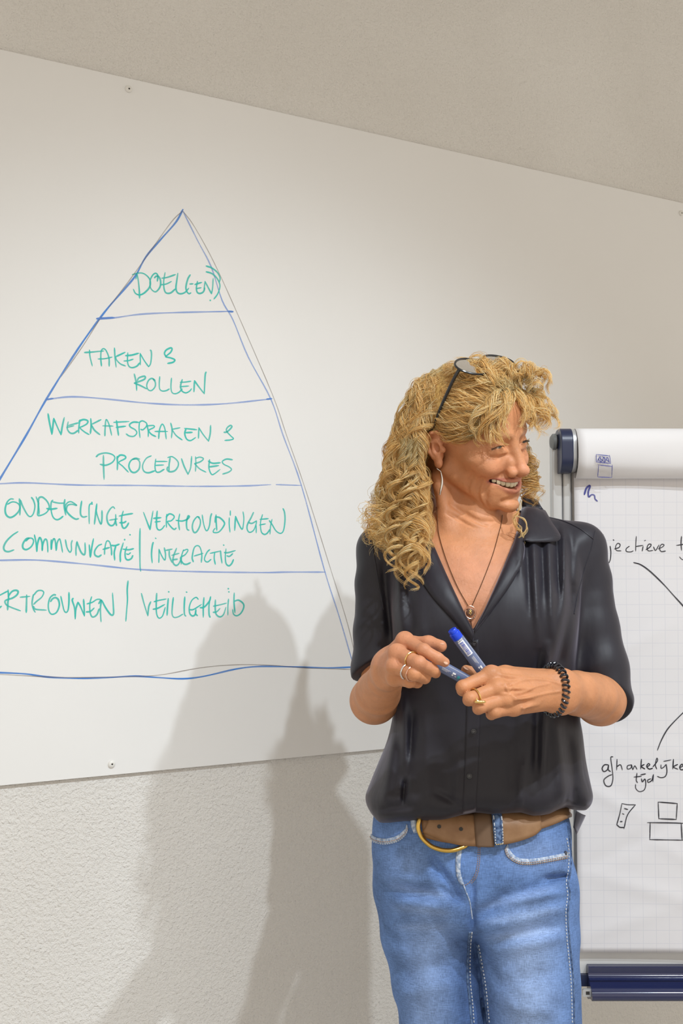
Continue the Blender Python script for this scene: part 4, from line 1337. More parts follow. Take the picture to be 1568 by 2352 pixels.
def jeans_sdf(P):
    y, x = pyz(P), pxx(P)
    xl, xr, b, yc = col_interp(JT, y)
    a = (xr - xl) * .5 * PY / F
    cx = (.5 * (xl + xr) - 784) * PY / F
    n = 2.3
    q = np.maximum((np.abs(P[:, 0] - cx) / a) ** n + (np.abs(P[:, 1] - yc) / b) ** n, 1e-9) ** (1 / n)
    d = (q - 1) * np.minimum(a, b) * .93
    zc = 1301 + 0 * y
    d = smax(d, (1850 - y) * PY / F, .01)
    d = smax(d, (y - 2128 + 0.0016 * (x - 1086) ** 2 * np.clip(1 - np.abs(x - 1086) / 400, 0, 1)) * PY / F, .05)
    legs = None
    for pts, r in (
        ([W(981, 2060, 1.97), W(983, 2140, 1.965), W(1002, 2250, 1.96), W(1016, 2352, 1.958)], [.080, .0745, .0690, .0655]),
        ([W(1198, 2060, 1.965), W(1205, 2140, 1.952), W(1216, 2250, 1.942), W(1226, 2352, 1.935)], [.086, .0840, .0775, .0720]),
    ):
        last = pts[-1]
        knee = np.array([last[0] + (.004 if pts[0][0] < .2 else .004), last[1] - .004, .50])
        foot = np.array([knee[0], last[1] + .03, .055])
        q = chain(P, pts + [knee, foot], r + [.060, .062], .02)
        legs = q if legs is None else np.minimum(legs, q)
    legs = np.where(P[:, 2] < .052, np.maximum(legs, .052 - P[:, 2]), legs)
    d = smin(d, legs, .03)
    front = np.clip((1.99 - P[:, 1]) / .06, 0, 1)
    tx, ty = px_of(P.astype(np.float64))
    w = folds(tx, ty, JFOLD) + .0012 * np.sin(y * .05 + x * .02) * np.sin(x * .04)
    return d - front * w * (P[:, 2] > .55)


# ------------------------------------------------------------------ skin
def chest_sdf(P):
    d = torso_sdf(P, 0.010) + np.clip(np.abs(P[:, 0] - .215) - .085, 0, 1) * .25
    d = smin(d, el(P, W(1000, 1440, 1.885), (0.052, 0.040, 0.052)), 0.04)
    d = smin(d, el(P, W(1190, 1436, 1.885), (0.052, 0.040, 0.052)), 0.04)
    d = ssub(d, rc(P, W(1084, 1400, 1.822), W(1086, 1500, 1.815), .006, .012), .025)
    return d


def upper_sdf(P):
    d = smin(neck_sdf(P), chest_sdf(P), 0.045)
    q = to_head(P)
    m = np.einsum('ij,ij->i', q, q) < 0.19 ** 2
    if m.any():
        qm = q[m]
        f_ = face_sdf(qm)
        e_ = (np.abs(qm[:, 0]) > .06) & (qm[:, 1] < .03) & (qm[:, 1] > -.05)
        if e_.any(): f_[e_] = smin(f_[e_], ear_sdf(qm[e_]), 0.004)
        d[m] = smin(f_, d[m], 0.010)
    return d


def core_sdf(P):
    d = torso_sdf(P, 0.022)
    d = smax(d, (pyz(P) - 1760) * PY / F, .03)
    for a_, b_ in UA: d = smin(d, rc(P, a_ + np.array([0, 0, -.012]), b_, .026, .026), .03)
    return d


def subdivide_note(): pass


person = empty('person', (W(1090, 2000, 1.96)[0], 1.96, 0.0))
tag(person, 'smiling woman with curly blond hair in a black shirt and blue jeans holding markers', 'person')

M_skin = mat('skin', (0.6, 0.35, 0.22), 0.54, 0, 0.40)
b_ = bsdf(M_skin)
b_.inputs['Subsurface Weight'].default_value = 0.12
b_.inputs['Subsurface Radius'].default_value = (0.012, 0.0045, 0.002)
b_.inputs['Subsurface Scale'].default_value = 0.35
at = nd(M_skin, 'ShaderNodeAttribute', attribute_name='col')
tc = nd(M_skin, 'ShaderNodeTexCoord')
n1 = nd(M_skin, 'ShaderNodeTexNoise', Scale=38.0, Detail=5.0); lk(M_skin, tc, 'Object', n1, 'Vector')
n2 = nd(M_skin, 'ShaderNodeTexNoise', Scale=330.0, Detail=2.0); lk(M_skin, tc, 'Object', n2, 'Vector')
r1 = nd(M_skin, 'ShaderNodeMapRange'); r1.inputs[1].default_value = .3; r1.inputs[2].default_value = .7; r1.inputs[3].default_value = .88; r1.inputs[4].default_value = 1.08; lk(M_skin, n1, 'Fac', r1, 0)
r2 = nd(M_skin, 'ShaderNodeMapRange'); r2.inputs[1].default_value = .60; r2.inputs[2].default_value = .74; r2.inputs[3].default_value = 1.0; r2.inputs[4].default_value = .88; lk(M_skin, n2, 'Fac', r2, 0)
mm = nd(M_skin, 'ShaderNodeMath', operation='MULTIPLY'); lk(M_skin, r1, 0, mm, 0); lk(M_skin, r2, 0, mm, 1)
vm = nd(M_skin, 'ShaderNodeVectorMath', operation='SCALE'); lk(M_skin, at, 'Color', vm, 0); lk(M_skin, mm, 0, vm, 3)
lk(M_skin, vm, 0, b_, 'Base Color')
noise_bump(M_skin, 420.0, 0.22, 0.0012, 3.0)
noise_bump(M_skin, 110.0, 0.26, 0.003, 6.0)

SKIN = np.array([0.545, 0.240, 0.112])


def g3(q, c, r): return np.exp(-(((q - np.asarray(c)) / np.asarray(r)) ** 2).sum(1))


def skin_color(V):
    q = to_head(V.astype(np.float32)).astype(float)
    s = q.copy(); s[:, 0] = np.abs(s[:, 0])
    c = np.repeat(SKIN[None], len(V), 0)
    def mixc(w, col):
        nonlocal c
        w = np.clip(w, 0, 1)[:, None]; c = c * (1 - w) + np.asarray(col) * w
    hd = (np.linalg.norm(q, axis=1) < .17)
    mixc(.35 * g3(s, (.036, .075, -.036), (.025, .03, .022)) * hd, (.62, .25, .15))
    mixc(.40 * g3(q, (0, .11, -.036), (.016, .02, .014)) * hd, (.62, .26, .17))
    mixc(.35 * g3(s, (.080, -.012, -.005), (.012, .03, .04)) * hd, (.60, .24, .15))
    # lips
    sm = np.linspace(-1, 1, 25); C = mouth_curve(sm)
    upl = C + np.stack([0 * sm, .001 + 0 * sm, 0.0060 * (1 - sm ** 2) + .0010], -1)
    lol = C + np.stack([0 * sm, -.001 + 0 * sm, -0.0098 * (1 - sm ** 2) - .0006], -1)
    near = hd & (q[:, 1] > .05)
    lip = np.zeros(len(V))
    qn = q[near]
    for line, wd in ((upl, .0036), (lol, .0046)):
        dd = np.min(np.linalg.norm(qn[:, None, :] - line[None], axis=2), 1)
        lip[near] = np.maximum(lip[near], np.clip(1.6 - dd / wd, 0, 1))
    mixc(.85 * lip, (.46, .15, .125))
    # the inside of the mouth
    dd = np.full(len(V), 1.0)
    dd[near] = np.min(np.linalg.norm(qn[:, None, :] - (C - np.array([0, .008, 0]))[None], axis=2), 1)
    mixc(np.clip((.0075 - dd) / .002, 0, 1), (.10, .02, .02))
    # brows and lash lines
    bl = catmull(np.array([(0.014, .088, .0165), (.027, .0865, .0205), (.040, .078, .0215), (.050, .068, .0165)]), 6)
    dd[:] = 1
    dd[near] = np.min(np.linalg.norm(np.abs(qn * [1, 0, 0])[:, None, :] + (qn * [0, 1, 1])[:, None, :] - bl[None], axis=2), 1)
    mixc(.45 * np.clip(1.5 - dd / .0042, 0, 1), (.30, .17, .08))
    ll = catmull(np.array([(0.020, .085, -.0010), (.0265, .0880, .0030), (.0330, .0870, .0032), (.0445, .079, -.0016)]), 6)
    dd[near] = np.min(np.linalg.norm(np.abs(qn * [1, 0, 0])[:, None, :] + (qn * [0, 1, 1])[:, None, :] - ll[None], axis=2), 1)
    mixc(.85 * np.clip(1.6 - dd / .0018, 0, 1), (.05, .03, .02))
    # sun-freckled upper chest and redder knuckles
    y = pyz(V)
    mixc(.35 * np.clip((y - 1240) / 60, 0, 1) * (V[:, 1] < 1.95) * (y < 1500), (.60, .26, .165))
    return c


ROUGH = False
hh = 0.0015
lo = (HC[0] - .135, 1.80, W(1090, 1500, 1.9)[2]); hi = (HC[0] + .165, 2.085, HC[2] + .135)
Vh, Fh = sdf_mesh(upper_sdf, lo, hi, hh)
# arms
_vc = {}
def arm_mesh(fn, lo, hi):
    return sdf_mesh(fn, lo, hi, 0.0014)
_cache = {}
def _veins(pts):
    k = tuple(pts)
    return _cache.get(k)
import types
VP = [[(1152, 1570), (1185, 1566), (1215, 1560), (1255, 1562), (1288, 1572)], [(1150, 1594), (1195, 1592), (1230, 1577), (1262, 1570)], [(1172, 1597), (1194, 1605), (1235, 1597), (1262, 1591), (1288, 1588)], [(1160, 1570), (1166, 1588), (1178, 1574), (1190, 1567)]]
for p_ in VP: _cache[tuple(p_)] = hit(arm_right_image, catmull(np.array(p_, float), 4), 1.6, 1.95)
VEINS = _veins
a = W(1040, 1470, 1.64); b = W(1470, 1700, 1.97)
Vr, Fr = arm_mesh(arm_right_image, (W(1035, 1500, 1.70)[0], 1.63, b[2] - .01), (W(1462, 1500, 1.95)[0], 1.985, W(1200, 1505, 1.7)[2]))
Vl, Fl = arm_mesh(arm_left_image, (W(800, 1500, 1.95)[0], 1.61, W(860, 1680, 1.95)[2]), (W(1045, 1500, 1.68)[0], 1.985, W(930, 1440, 1.7)[2]))
Vc, Fc = sdf_mesh(core_sdf, (-0.05, 1.78, .95), (.52, 2.15, 1.52), .007)
print('skin', len(Vh), len(Vr), len(Vl), len(Vc))
Vs = np.concatenate([Vh, Vr, Vl, Vc])
o1, o2, o3 = len(Vh), len(Vh) + len(Vr), len(Vh) + len(Vr) + len(Vl)
Fs = np.concatenate([Fh, Fr + o1, Fl + o2, Fc + o3])
body = mesh_obj('body', Vs, Fs, M_skin, person)
add_color(body, skin_color(Vs))

# eyes
M_eye = mat('eyeball', (0.55, 0.50, 0.44), 0.12, 0, 0.6)
M_iris = mat('iris', (0.06, 0.045, 0.03), 0.1, 0, 0.7)
for sx_ in (-1, 1):
    c = hp(sx_ * .0310, .0706, -.0004)
    look = (hp(sx_ * .031 + .012, .12, -.004) - hp(sx_ * .031, .0722, 0)); look /= np.linalg.norm(look)
    R_ = .0130
    prof = [(R_ * math.cos(t), R_ * math.sin(t)) for t in np.linspace(math.pi, 0.0, 20)]
    e = MB().lathe([(a_, max(b2, 1e-5)) for a_, b2 in prof], c, look, 24, False).build('eyeball', M_eye, person, True)
    e['label'] = 'eye narrowed in a laugh'
    MB().lathe([(R_ * .86, .0068), (R_ * .93, .0058), (R_ * 1.0, .0036), (R_ * 1.025, .0005)], c, look, 20, False).build('iris', M_iris, e, True)
    lash = MB()
    ll = catmull(np.array([(0.020, .0830, -.0010), (.0265, .0862, .0026), (.0330, .0852, .0028), (.0445, .0775, -.0014)]), 8)
    for k_ in range(4, len(ll), 1):
        p0 = ll[k_] * [sx_, 1, 1]
        t_ = k_ / len(ll)
        p1 = p0 + np.array([sx_ * (.001 + .003 * t_), .0024, -.0012 + .0010 * t_]); p2 = p1 + np.array([sx_ * .0012 * t_, .0010, .0005])
        lash.tube([from_head(p0), from_head(p1), from_head(p2)], [.00028, .00020, .00008], 4)
    lash.build('eyelashes', mat('lash', (.02, .014, .01), .5), person, True)['kind'] = 'stuff'
# teeth
M_teeth = mat('tooth_enamel', (0.66, 0.58, 0.40), 0.18, 0, 0.6)
mb_t = []
xs_ = [-.0275, -.0228, -.0178, -.0110, -.0038, .0038, .0110, .0178, .0228, .0275]
for i in range(len(xs_)):
    s_ = xs_[i] / .0335
    wdt = (.0038, .0038, .0040, .0042, .0043)[min(i, len(xs_) - 1 - i)]
    c0 = mouth_curve(s_)
    c0 = c0 + np.array([0, -.0050, .0008 + .0030 * s_ ** 2 - .0006 * (i in (1, 8))])
    tang = np.array([1, -(2 * .0215 * s_ + 4 * .006 * s_ ** 3) / .0335, 0]); tang /= np.linalg.norm(tang)
    nrm = np.array([-tang[1], tang[0], 0])
    th = .0060 - .0018 * abs(s_)
    v, f = [], []
    nn, mm_ = 10, 7
    for a_ in range(mm_ + 1):
        ph = math.pi * a_ / mm_
        for b2 in range(nn):
            t = 2 * math.pi * b2 / nn
            sx2 = math.copysign(abs(math.cos(t)) ** .55, math.cos(t)) * math.sin(ph) ** .5
            sy2 = math.copysign(abs(math.sin(t)) ** .8, math.sin(t)) * math.sin(ph) ** .5
            sz2 = math.copysign(abs(math.cos(ph)) ** .6, math.cos(ph))
            v.append(from_head(c0 + tang * sx2 * wdt + nrm * sy2 * .0026 + np.array([0, 0, 1]) * sz2 * th))
    for a_ in range(mm_):
        for b2 in range(nn):
            f.append((a_ * nn + b2, a_ * nn + (b2 + 1) % nn, (a_ + 1) * nn + (b2 + 1) % nn, (a_ + 1) * nn + b2))
    MB().add(v, f).build('tooth', M_teeth, body, True)
# ------------------------------------------------------------------ clothing meshes
M_shirt = mat('black_satin', (0.0150, 0.0140, 0.0215), 0.52, 0, 0.38)
bsdf(M_shirt).inputs['Sheen Weight'].default_value = 0.35
bsdf(M_shirt).inputs['Sheen Roughness'].default_value = 0.35
bsdf(M_shirt).inputs['Sheen Tint'].default_value = (0.62, 0.58, 0.70, 1)
noise_bump(M_shirt, 14.0, 0.20, 0.012, 3.0, stretch=(1.6, 1.0, 0.6))
noise_bump(M_shirt, 1400.0, 0.06, 0.0006, 1.0)
shi_lo = (W(800, 1500, 1.95)[0], 1.79, W(1090, 1925, 1.95)[2]); shi_hi = (W(1470, 1500, 1.95)[0], 2.11, W(1090, 1150, 1.95)[2])
V_, F_ = sdf_mesh(shirt_final, shi_lo, shi_hi, 0.0026)
shirt = mesh_obj('shirt', V_, F_, M_shirt, person)
shirt['label'] = 'loose black button shirt with elbow sleeves bloused over the belt'
print('shirt', len(V_))


def patch(fn, A, B, y0, y1, offs, na=28, nb=6, curve=None):
    """a piece of cloth between two lines drawn on a surface, standing off it by offs[0] .. offs[1]"""
    A, B = catmull(np.array(A, float), 8), catmull(np.array(B, float), 8)
    def res(L, n):
        s_ = np.concatenate([[0], np.cumsum(np.hypot(*np.diff(L, axis=0).T))])
        t = np.linspace(0, s_[-1], n)
        return np.stack([np.interp(t, s_, L[:, 0]), np.interp(t, s_, L[:, 1])], -1)
    A, B = res(A, na), res(B, na)
    t = np.linspace(0, 1, nb)
    pix = A[:, None, :] * (1 - t)[None, :, None] + B[:, None, :] * t[None, :, None]
    P = hit(fn, pix.reshape(-1, 2), y0, y1)
    N = normals(fn, P, 0.004)
    o = np.broadcast_to(np.interp(t, np.linspace(0, 1, len(offs)), offs)[None], (na, nb)).reshape(-1, 1)
    P = P + N * o
    i = (np.arange(na - 1)[:, None] * nb + np.arange(nb - 1)[None, :]).ravel()
    return P, np.stack([i, i + 1, i + nb + 1, i + nb], -1)


def patch_obj(name, fn, A, B, y0, y1, offs, m, parent, thick=0.0014, na=28, nb=6, sub=True):
    P, f = patch(fn, A, B, y0, y1, offs, na, nb)
    # face the camera
    n = np.cross(P[f[:, 1]] - P[f[:, 0]], P[f[:, 3]] - P[f[:, 0]]).sum(0)
    if n[1] > 0: f = f[:, ::-1]
    o = mesh_obj(name, P, f, m, parent)
    sm_ = o.modifiers.new('thickness', 'SOLIDIFY'); sm_.thickness = thick; sm_.offset = -1
    return o


S0_, S1_ = 1.74, 2.02
# lapels folded back along the neckline
patch_obj('lapel', shirt_sdf, [(986, 1232), (1005, 1275), (1034, 1340), (1063, 1402), (1088, 1452)], [(948, 1262), (962, 1320), (990, 1368), (1040, 1425), (1084, 1476)], S0_, S1_, (.0025, .007, .0055, .0025), M_shirt, shirt, .0016)
patch_obj('lapel', shirt_sdf, [(1188, 1222), (1172, 1265), (1148, 1322), (1118, 1388), (1087, 1450)], [(1203, 1262), (1196, 1300), (1172, 1345), (1128, 1405), (1090, 1452)], S0_, S1_, (.0025, .007, .0055, .0025), M_shirt, shirt, .0016)
# collar leaves
def shirt_plain(P): return shirt_sdf(P, True)
patch_obj('collar', shirt_plain, [(1200, 1143), (1195, 1180), (1188, 1215), (1196, 1252)], [(1232, 1158), (1262, 1205), (1281, 1247), (1214, 1254)], S0_, 2.03, (.005, .013, .0105, .009), M_shirt, shirt, .0018)
patch_obj('collar', shirt_plain, [(982, 1195), (980, 1215), (986, 1240)], [(960, 1215), (948, 1238), (962, 1262)], S0_, 2.03, (.003, .007, .006, .004), M_shirt, shirt, .0018)
# collar stand around the back of the neck
ring = []
for a_ in np.linspace(math.radians(-4), math.radians(184), 40):
    for k_, (r_, z_) in enumerate(((.064, -.012), (.0625, .012), (.061, .026), (.0655, .030), (.071, .016), (.074, -.008))):
        ring.append(NB + np.array([0.004 + r_ * math.cos(a_), .012 + r_ * .92 * math.sin(a_), .030 + z_]))
i = (np.arange(39)[:, None] * 6 + np.arange(5)[None]).ravel()
o = mesh_obj('collar_stand', np.array(ring), np.stack([i, i + 1, i + 7, i + 6], -1), M_shirt, shirt)
sm_ = o.modifiers.new('thickness', 'SOLIDIFY'); sm_.thickness = .0015
# button placket: a doubled strip down the front, and its edge
patch_obj('button_placket', shirt_sdf, [(1076, 1476), (1072, 1560), (1070, 1660), (1066, 1780), (1062, 1868)], [(1098, 1468), (1104, 1560), (1102, 1660), (1097, 1780), (1092, 1862)], S0_, S1_, (.0012, .0016, .0016, .0012), M_shirt, shirt, .0012, 40, 6)
# shoulder yoke seam and sleeve seam
def seam(name, fn, pix, y0, y1, r, off, m, parent, sub=8):
    P = hit(fn, catmull(np.array(pix, float), sub), y0, y1, off)
    return MB().tube(P, r, 6).build(name, m, parent, True)
seam('yoke_seam', shirt_sdf, [(1250, 1186), (1290, 1196), (1330, 1214), (1362, 1238)], S0_, 2.05, .0011, .0002, M_shirt, shirt)
seam('sleeve_seam', shirt_sdf, [(1366, 1220), (1358, 1260), (1345, 1300), (1330, 1350), (1318, 1410)], S0_, 2.03, .0011, .0002, M_shirt, shirt)
seam('sleeve_seam', shirt_sdf, [(850, 1222), (858, 1270), (868, 1330), (880, 1400)], S0_, 2.03, .0011, .0002, M_shirt, shirt)
# cuffs
M_btn = mat('button_plastic', (0.02, 0.02, 0.025), 0.2, 0, 0.7)
for (x, y) in ((1089, 1477), (1087, 1679), (1077, 1783)):
    P = hit(shirt_sdf, [(x, y)], S0_, S1_)
    N = normals(shirt_sdf, P, .004)[0]
    c = P[0] + N * .0026
    b_o = MB().lathe([(0, .0040), (.0012, .0043), (.0022, .0040), (.0023, .0030), (.0014, .0024), (.0013, .0003)], c, N, 20).build('button', M_btn, shirt, True)
    t1 = np.cross(N, [0, 0, 1.0]); t1 /= np.linalg.norm(t1)
    mbh = MB()
    for sg in (-1, 1): mbh.lathe([(.0010, .0006), (.0016, .0006)], c + t1 * sg * .0011, N, 8)
    mbh.build('thread_hole', mat('thread', (.12, .12, .13), .8), b_o)
# the tail of the shirt hanging out beside the hip
P0 = [W(1322, 1862, 1.90), W(1343, 1872, 1.93), W(1322, 1916, 1.93), W(1316, 1900, 1.90)]
patch_P = []
for u in np.linspace(0, 1, 9):
    for v in np.linspace(0, 1, 9):
        p = (P0[0] * (1 - u) + P0[1] * u) * (1 - v) + (P0[3] * (1 - u) + P0[2] * u) * v
        patch_P.append(p + np.array([0, -.004 * math.sin(u * 3.1), 0]))
i = (np.arange(8)[:, None] * 9 + np.arange(8)[None]).ravel()
o = mesh_obj('shirt_tail', np.array(patch_P), np.stack([i, i + 9, i + 10, i + 1], -1), M_shirt, shirt)
sm_ = o.modifiers.new('thickness', 'SOLIDIFY'); sm_.thickness = .0015

# ---- jeans
M_jean = mat('denim', (0.16, 0.26, 0.46), 0.85, 0, 0.25)
at = nd(M_jean, 'ShaderNodeAttribute', attribute_name='col')
tc = nd(M_jean, 'ShaderNodeTexCoord')
ns = []
for stv, sc_ in (((1.0, 1.0, 0.12), 900.0), ((0.12, 0.12, 1.0), 900.0), ((1, 1, 1), 26.0)):
    mp = nd(M_jean, 'ShaderNodeMapping'); mp.inputs['Scale'].default_value = stv
    lk(M_jean, tc, 'Object', mp, 'Vector')
    n_ = nd(M_jean, 'ShaderNodeTexNoise', Scale=sc_, Detail=2.0); lk(M_jean, mp, 'Vector', n_, 'Vector'); ns.append(n_)
ad = nd(M_jean, 'ShaderNodeMath', operation='ADD'); lk(M_jean, ns[0], 'Fac', ad, 0); lk(M_jean, ns[1], 'Fac', ad, 1)
ad2 = nd(M_jean, 'ShaderNodeMath', operation='ADD'); lk(M_jean, ad, 0, ad2, 0); lk(M_jean, ns[2], 'Fac', ad2, 1)
rr = nd(M_jean, 'ShaderNodeMapRange'); rr.inputs[1].default_value = 1.05; rr.inputs[2].default_value = 1.95; rr.inputs[3].default_value = .62; rr.inputs[4].default_value = 1.45
lk(M_jean, ad2, 0, rr, 0)
vm = nd(M_jean, 'ShaderNodeVectorMath', operation='SCALE'); lk(M_jean, at, 'Color', vm, 0); lk(M_jean, rr, 0, vm, 3); lk(M_jean, vm, 0, bsdf(M_jean), 'Base Color')
bp = nd(M_jean, 'ShaderNodeBump', Strength=.35, Distance=.0008); lk(M_jean, ad, 0, bp, 'Height'); lk(M_jean, bp, 'Normal', bsdf(M_jean), 'Normal')
jl = (W(830, 2000, 1.95)[0] - .01, 1.80, .03); jh = (W(1345, 2000, 1.95)[0] + .01, 2.12, W(1090, 1840, 1.95)[2])
V_, F_ = sdf_mesh(jeans_sdf, jl, jh, .0034)
jeans = mesh_obj('jeans', V_, F_, M_jean, person)
jeans['label'] = 'faded blue denim jeans'
print('jeans', len(V_))


def denim_color(V):
    x, y = px_of(V.astype(np.float64))
    base = np.array([0.105, 0.19, 0.41]); light = np.array([0.31, 0.42, 0.67]); dark = np.array([0.05, 0.095, 0.23])
    front = np.clip((1.96 - V[:, 1]) / .06, 0, 1)
    w = 0.85 * np.exp(-((x - 1215) / 62) ** 2) * np.clip((y - 2030) / 120, 0, 1) + 0.55 * np.exp(-((x - 985) / 55) ** 2) * np.clip((y - 2010) / 160, 0, 1)
    w += 0.35 * np.exp(-((x - 1230) / 70) ** 2 - ((y - 1960) / 40) ** 2) + 0.25 * np.exp(-((x - 930) / 50) ** 2 - ((y - 1990) / 50) ** 2)
    # whisker lines worn into the lap
    wh = folds(x, y, [(1100, 2085, 1290, 2035, 9, 1.), (1110, 2120, 1300, 2085, 9, 1.), (1120, 2155, 1300, 2135, 9, 1.), (900, 2035, 1050, 2062, 9, .8), (905, 2085, 1040, 2098, 9, .8), (910, 2130, 1040, 2130, 9, .7)])
    w = np.clip((w * .8 + .28 * wh) * front, 0, 1)[:, None]
    c = base * (1 - w) + light * w
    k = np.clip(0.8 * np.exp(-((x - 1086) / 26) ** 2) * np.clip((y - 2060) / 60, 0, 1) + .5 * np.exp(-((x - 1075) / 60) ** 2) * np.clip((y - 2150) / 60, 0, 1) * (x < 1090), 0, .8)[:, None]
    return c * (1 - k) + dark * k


add_color(jeans, denim_color(V_))
J0, J1 = 1.74, 2.05
M_light = mat('worn_denim', (0.36, 0.44, 0.60), .9); noise_color(M_light, 240.0, (.18, .26, .42), (.52, .58, .68), .35, .65)
M_darkd = mat('dark_denim', (0.05, 0.09, 0.2), .9); noise_color(M_darkd, 200.0, (.02, .045, .12), (.14, .22, .38), .35, .7)
M_st = mat('copper_thread', (0.42, 0.22, 0.10), .7)
M_stl = mat('pale_thread', (0.55, 0.58, 0.62), .8)


def stitch(pix, m, parent, off=.0009, step=5.0, r=.00055, name='stitching'):
    L = catmull(np.array(pix, float), 10)
    s_ = np.concatenate([[0], np.cumsum(np.hypot(*np.diff(L, axis=0).T))])
    mb = MB()
    n_ = int(s_[-1] / step)
    t = np.linspace(0, s_[-1], n_ * 2 + 1)
    Q = np.stack([np.interp(t, s_, L[:, 0]), np.interp(t, s_, L[:, 1])], -1)
    P = hit(jeans_sdf, Q, J0, J1, off)
    for k_ in range(n_):
        mb.tube(P[2 * k_:2 * k_ + 2], r, 5)
    o = mb.build(name, m, parent, True); o['kind'] = 'stuff'
    return o


# pockets
def pocket(A, Bm, rows):
    patch_obj('pocket_edge', jeans_sdf, A, Bm, J0, J1, (.0010, .0022, .0016), M_light, jeans, .0016, 40, 5)
    for L, m in rows: stitch(L, m, jeans, .0030)
pa = [(1165, 1938), (1172, 1955), (1190, 1970), (1220, 1972), (1260, 1966), (1303, 1957)]
pocket(pa, [(x - 1 if x > 1180 else x - 7, y + 13) for x, y in pa], [([(x - 2 if x > 1180 else x - 5, y + 8) for x, y in pa], M_st), ([(x - 2 if x > 1180 else x - 7, y + 13) for x, y in pa], M_st)])
pb = [(853, 1915), (862, 1922), (885, 1926), (910, 1920), (928, 1906), (934, 1892)]
pocket(pb, [(x + (4 if x > 905 else 0), y + 12) for x, y in pb], [([(x + (3 if x > 905 else 0), y + 7) for x, y in pb], M_st), ([(x + (4 if x > 905 else 0), y + 12) for x, y in pb], M_stl)])
# fly: the flap and its J-stitch, the centre seam
patch_obj('fly_flap', jeans_sdf, [(1050, 1944), (1046, 1975), (1048, 2010), (1056, 2030)], [(1062, 1946), (1058, 1975), (1058, 2005), (1066, 2032)], J0, J1, (.0010, .0026, .0014), M_light, jeans, .0018, 24, 4)
stitch([(1098, 1946), (1096, 1985), (1090, 2010), (1078, 2026), (1066, 2034)], M_st, jeans, .0006)
stitch([(1102, 1946), (1100, 1987), (1093, 2015), (1080, 2030)], M_st, jeans, .0006)
seam('front_seam', jeans_sdf, [(1064, 2032), (1070, 2048), (1078, 2070), (1084, 2110)], J0, J1, .0011, .0003, M_light, jeans)
# side and inner leg seams with worn stitches
seam('side_seam', jeans_sdf, [(1306, 1920), (1311, 1960), (1308, 2012), (1304, 2030), (1308, 2055), (1303, 2095), (1306, 2150), (1311, 2200), (1316, 2260), (1318, 2352)], J0, J1, .0016, .0002, M_darkd, jeans)
stitch([(1300, 1925), (1305, 1960), (1302, 2012), (1299, 2030), (1302, 2055), (1298, 2095), (1300, 2150), (1305, 2200), (1310, 2260), (1313, 2352)], M_stl, jeans, .0010, 8.0, .0009)
seam('inner_leg_seam', jeans_sdf, [(1096, 2170), (1104, 2215), (1112, 2270), (1120, 2352)], J0, J1, .0018, .0002, M_darkd, jeans)
stitch([(1100, 2170), (1108, 2215), (1117, 2270), (1125, 2352)], M_stl, jeans, .0010, 8.0, .0009)
seam('inner_leg_seam', jeans_sdf, [(1079, 2140), (1074, 2190), (1073, 2250), (1078, 2300), (1082, 2352)], J0, J1, .0022, .0002, M_darkd, jeans)
stitch([(1083, 2140), (1078, 2190), (1078, 2250), (1083, 2300), (1087, 2352)], M_stl, jeans, .0014, 8.0, .0009)
# rivet
P = hit(jeans_sdf, [(1297, 1959)], J0, J1); N = normals(jeans_sdf, P, .003)[0]
MB().lathe([(0, .0034), (.0026, .0032), (.0034, .0018), (.0030, .0004)], P[0], N, 14).build('rivet', mat('dark_rivet', (.12, .13, .16), .35, .8), jeans, True)
# shoes
M_shoe = mat('shoe_leather', (.05, .04, .035), .45)
for (cx_, cy_) in ((W(1016, 2352, 1.958)[0] + .004, 1.985), (W(1226, 2352, 1.935)[0] + .004, 1.962)):
    def shoe(P):
        d = rc(P, (cx_, cy_ + .02, .042), (cx_, cy_ - .13, .030), .042, .034)
        d = smin(d, rc(P, (cx_, cy_ + .01, .06), (cx_, cy_, .10), .042, .042), .03)
        return smax(d, .002 - P[:, 2], .006)
    V_, F_ = sdf_mesh(shoe, (cx_ - .07, cy_ - .2, -.01), (cx_ + .07, cy_ + .09, .15), .006)
    mesh_obj('shoe', V_, F_, M_shoe, person)

# ---- belt
M_belt = mat('tan_leather', (0.25, 0.135, 0.065), .50, 0, .4)
noise_color(M_belt, 30.0, (.215, .112, .052), (.285, .16, .080))
noise_bump(M_belt, 260.0, .25, .001)
M_belt2 = mat('brown_keeper_leather', (0.13, 0.075, 0.042), .45, 0, .4); noise_bump(M_belt2, 120.0, .2, .001)
M_brass = mat('brass', (0.62, 0.40, 0.10), .22, 1.0)
belt = patch_obj('belt', jeans_sdf, [(965, 1868), (1030, 1858), (1100, 1855), (1180, 1852), (1260, 1846), (1306, 1842)], [(975, 1924), (1020, 1934), (1085, 1940), (1160, 1928), (1240, 1903), (1305, 1878)], J0, J1, (.006, .0066, .006), M_belt, person, .003, 60, 8)
belt['label'] = 'wide tan leather belt with a brass ring buckle'
patch_obj('belt_end', jeans_sdf, [(1000, 1868), (1085, 1862), (1180, 1858), (1236, 1862)], [(972, 1912), (1035, 1936), (1090, 1944), (1170, 1936), (1218, 1920), (1236, 1905)], J0, J1, (.0090, .0100, .0090), M_belt, belt, .003, 50, 8)
patch_obj('keeper_loop', jeans_sdf, [(1086, 1862), (1088, 1900), (1092, 1945)], [(1128, 1858), (1128, 1900), (1131, 1944)], J0, J1, (.0105, .0128, .0128, .0105), M_belt2, belt, .002, 20, 6)
patch_obj('belt_loop', jeans_sdf, [(1128, 1858), (1129, 1900), (1131, 1942)], [(1150, 1860), (1150, 1900), (1151, 1940)], J0, J1, (.0120, .0150, .0140, .0120), M_darkd, jeans, .002, 24, 6)
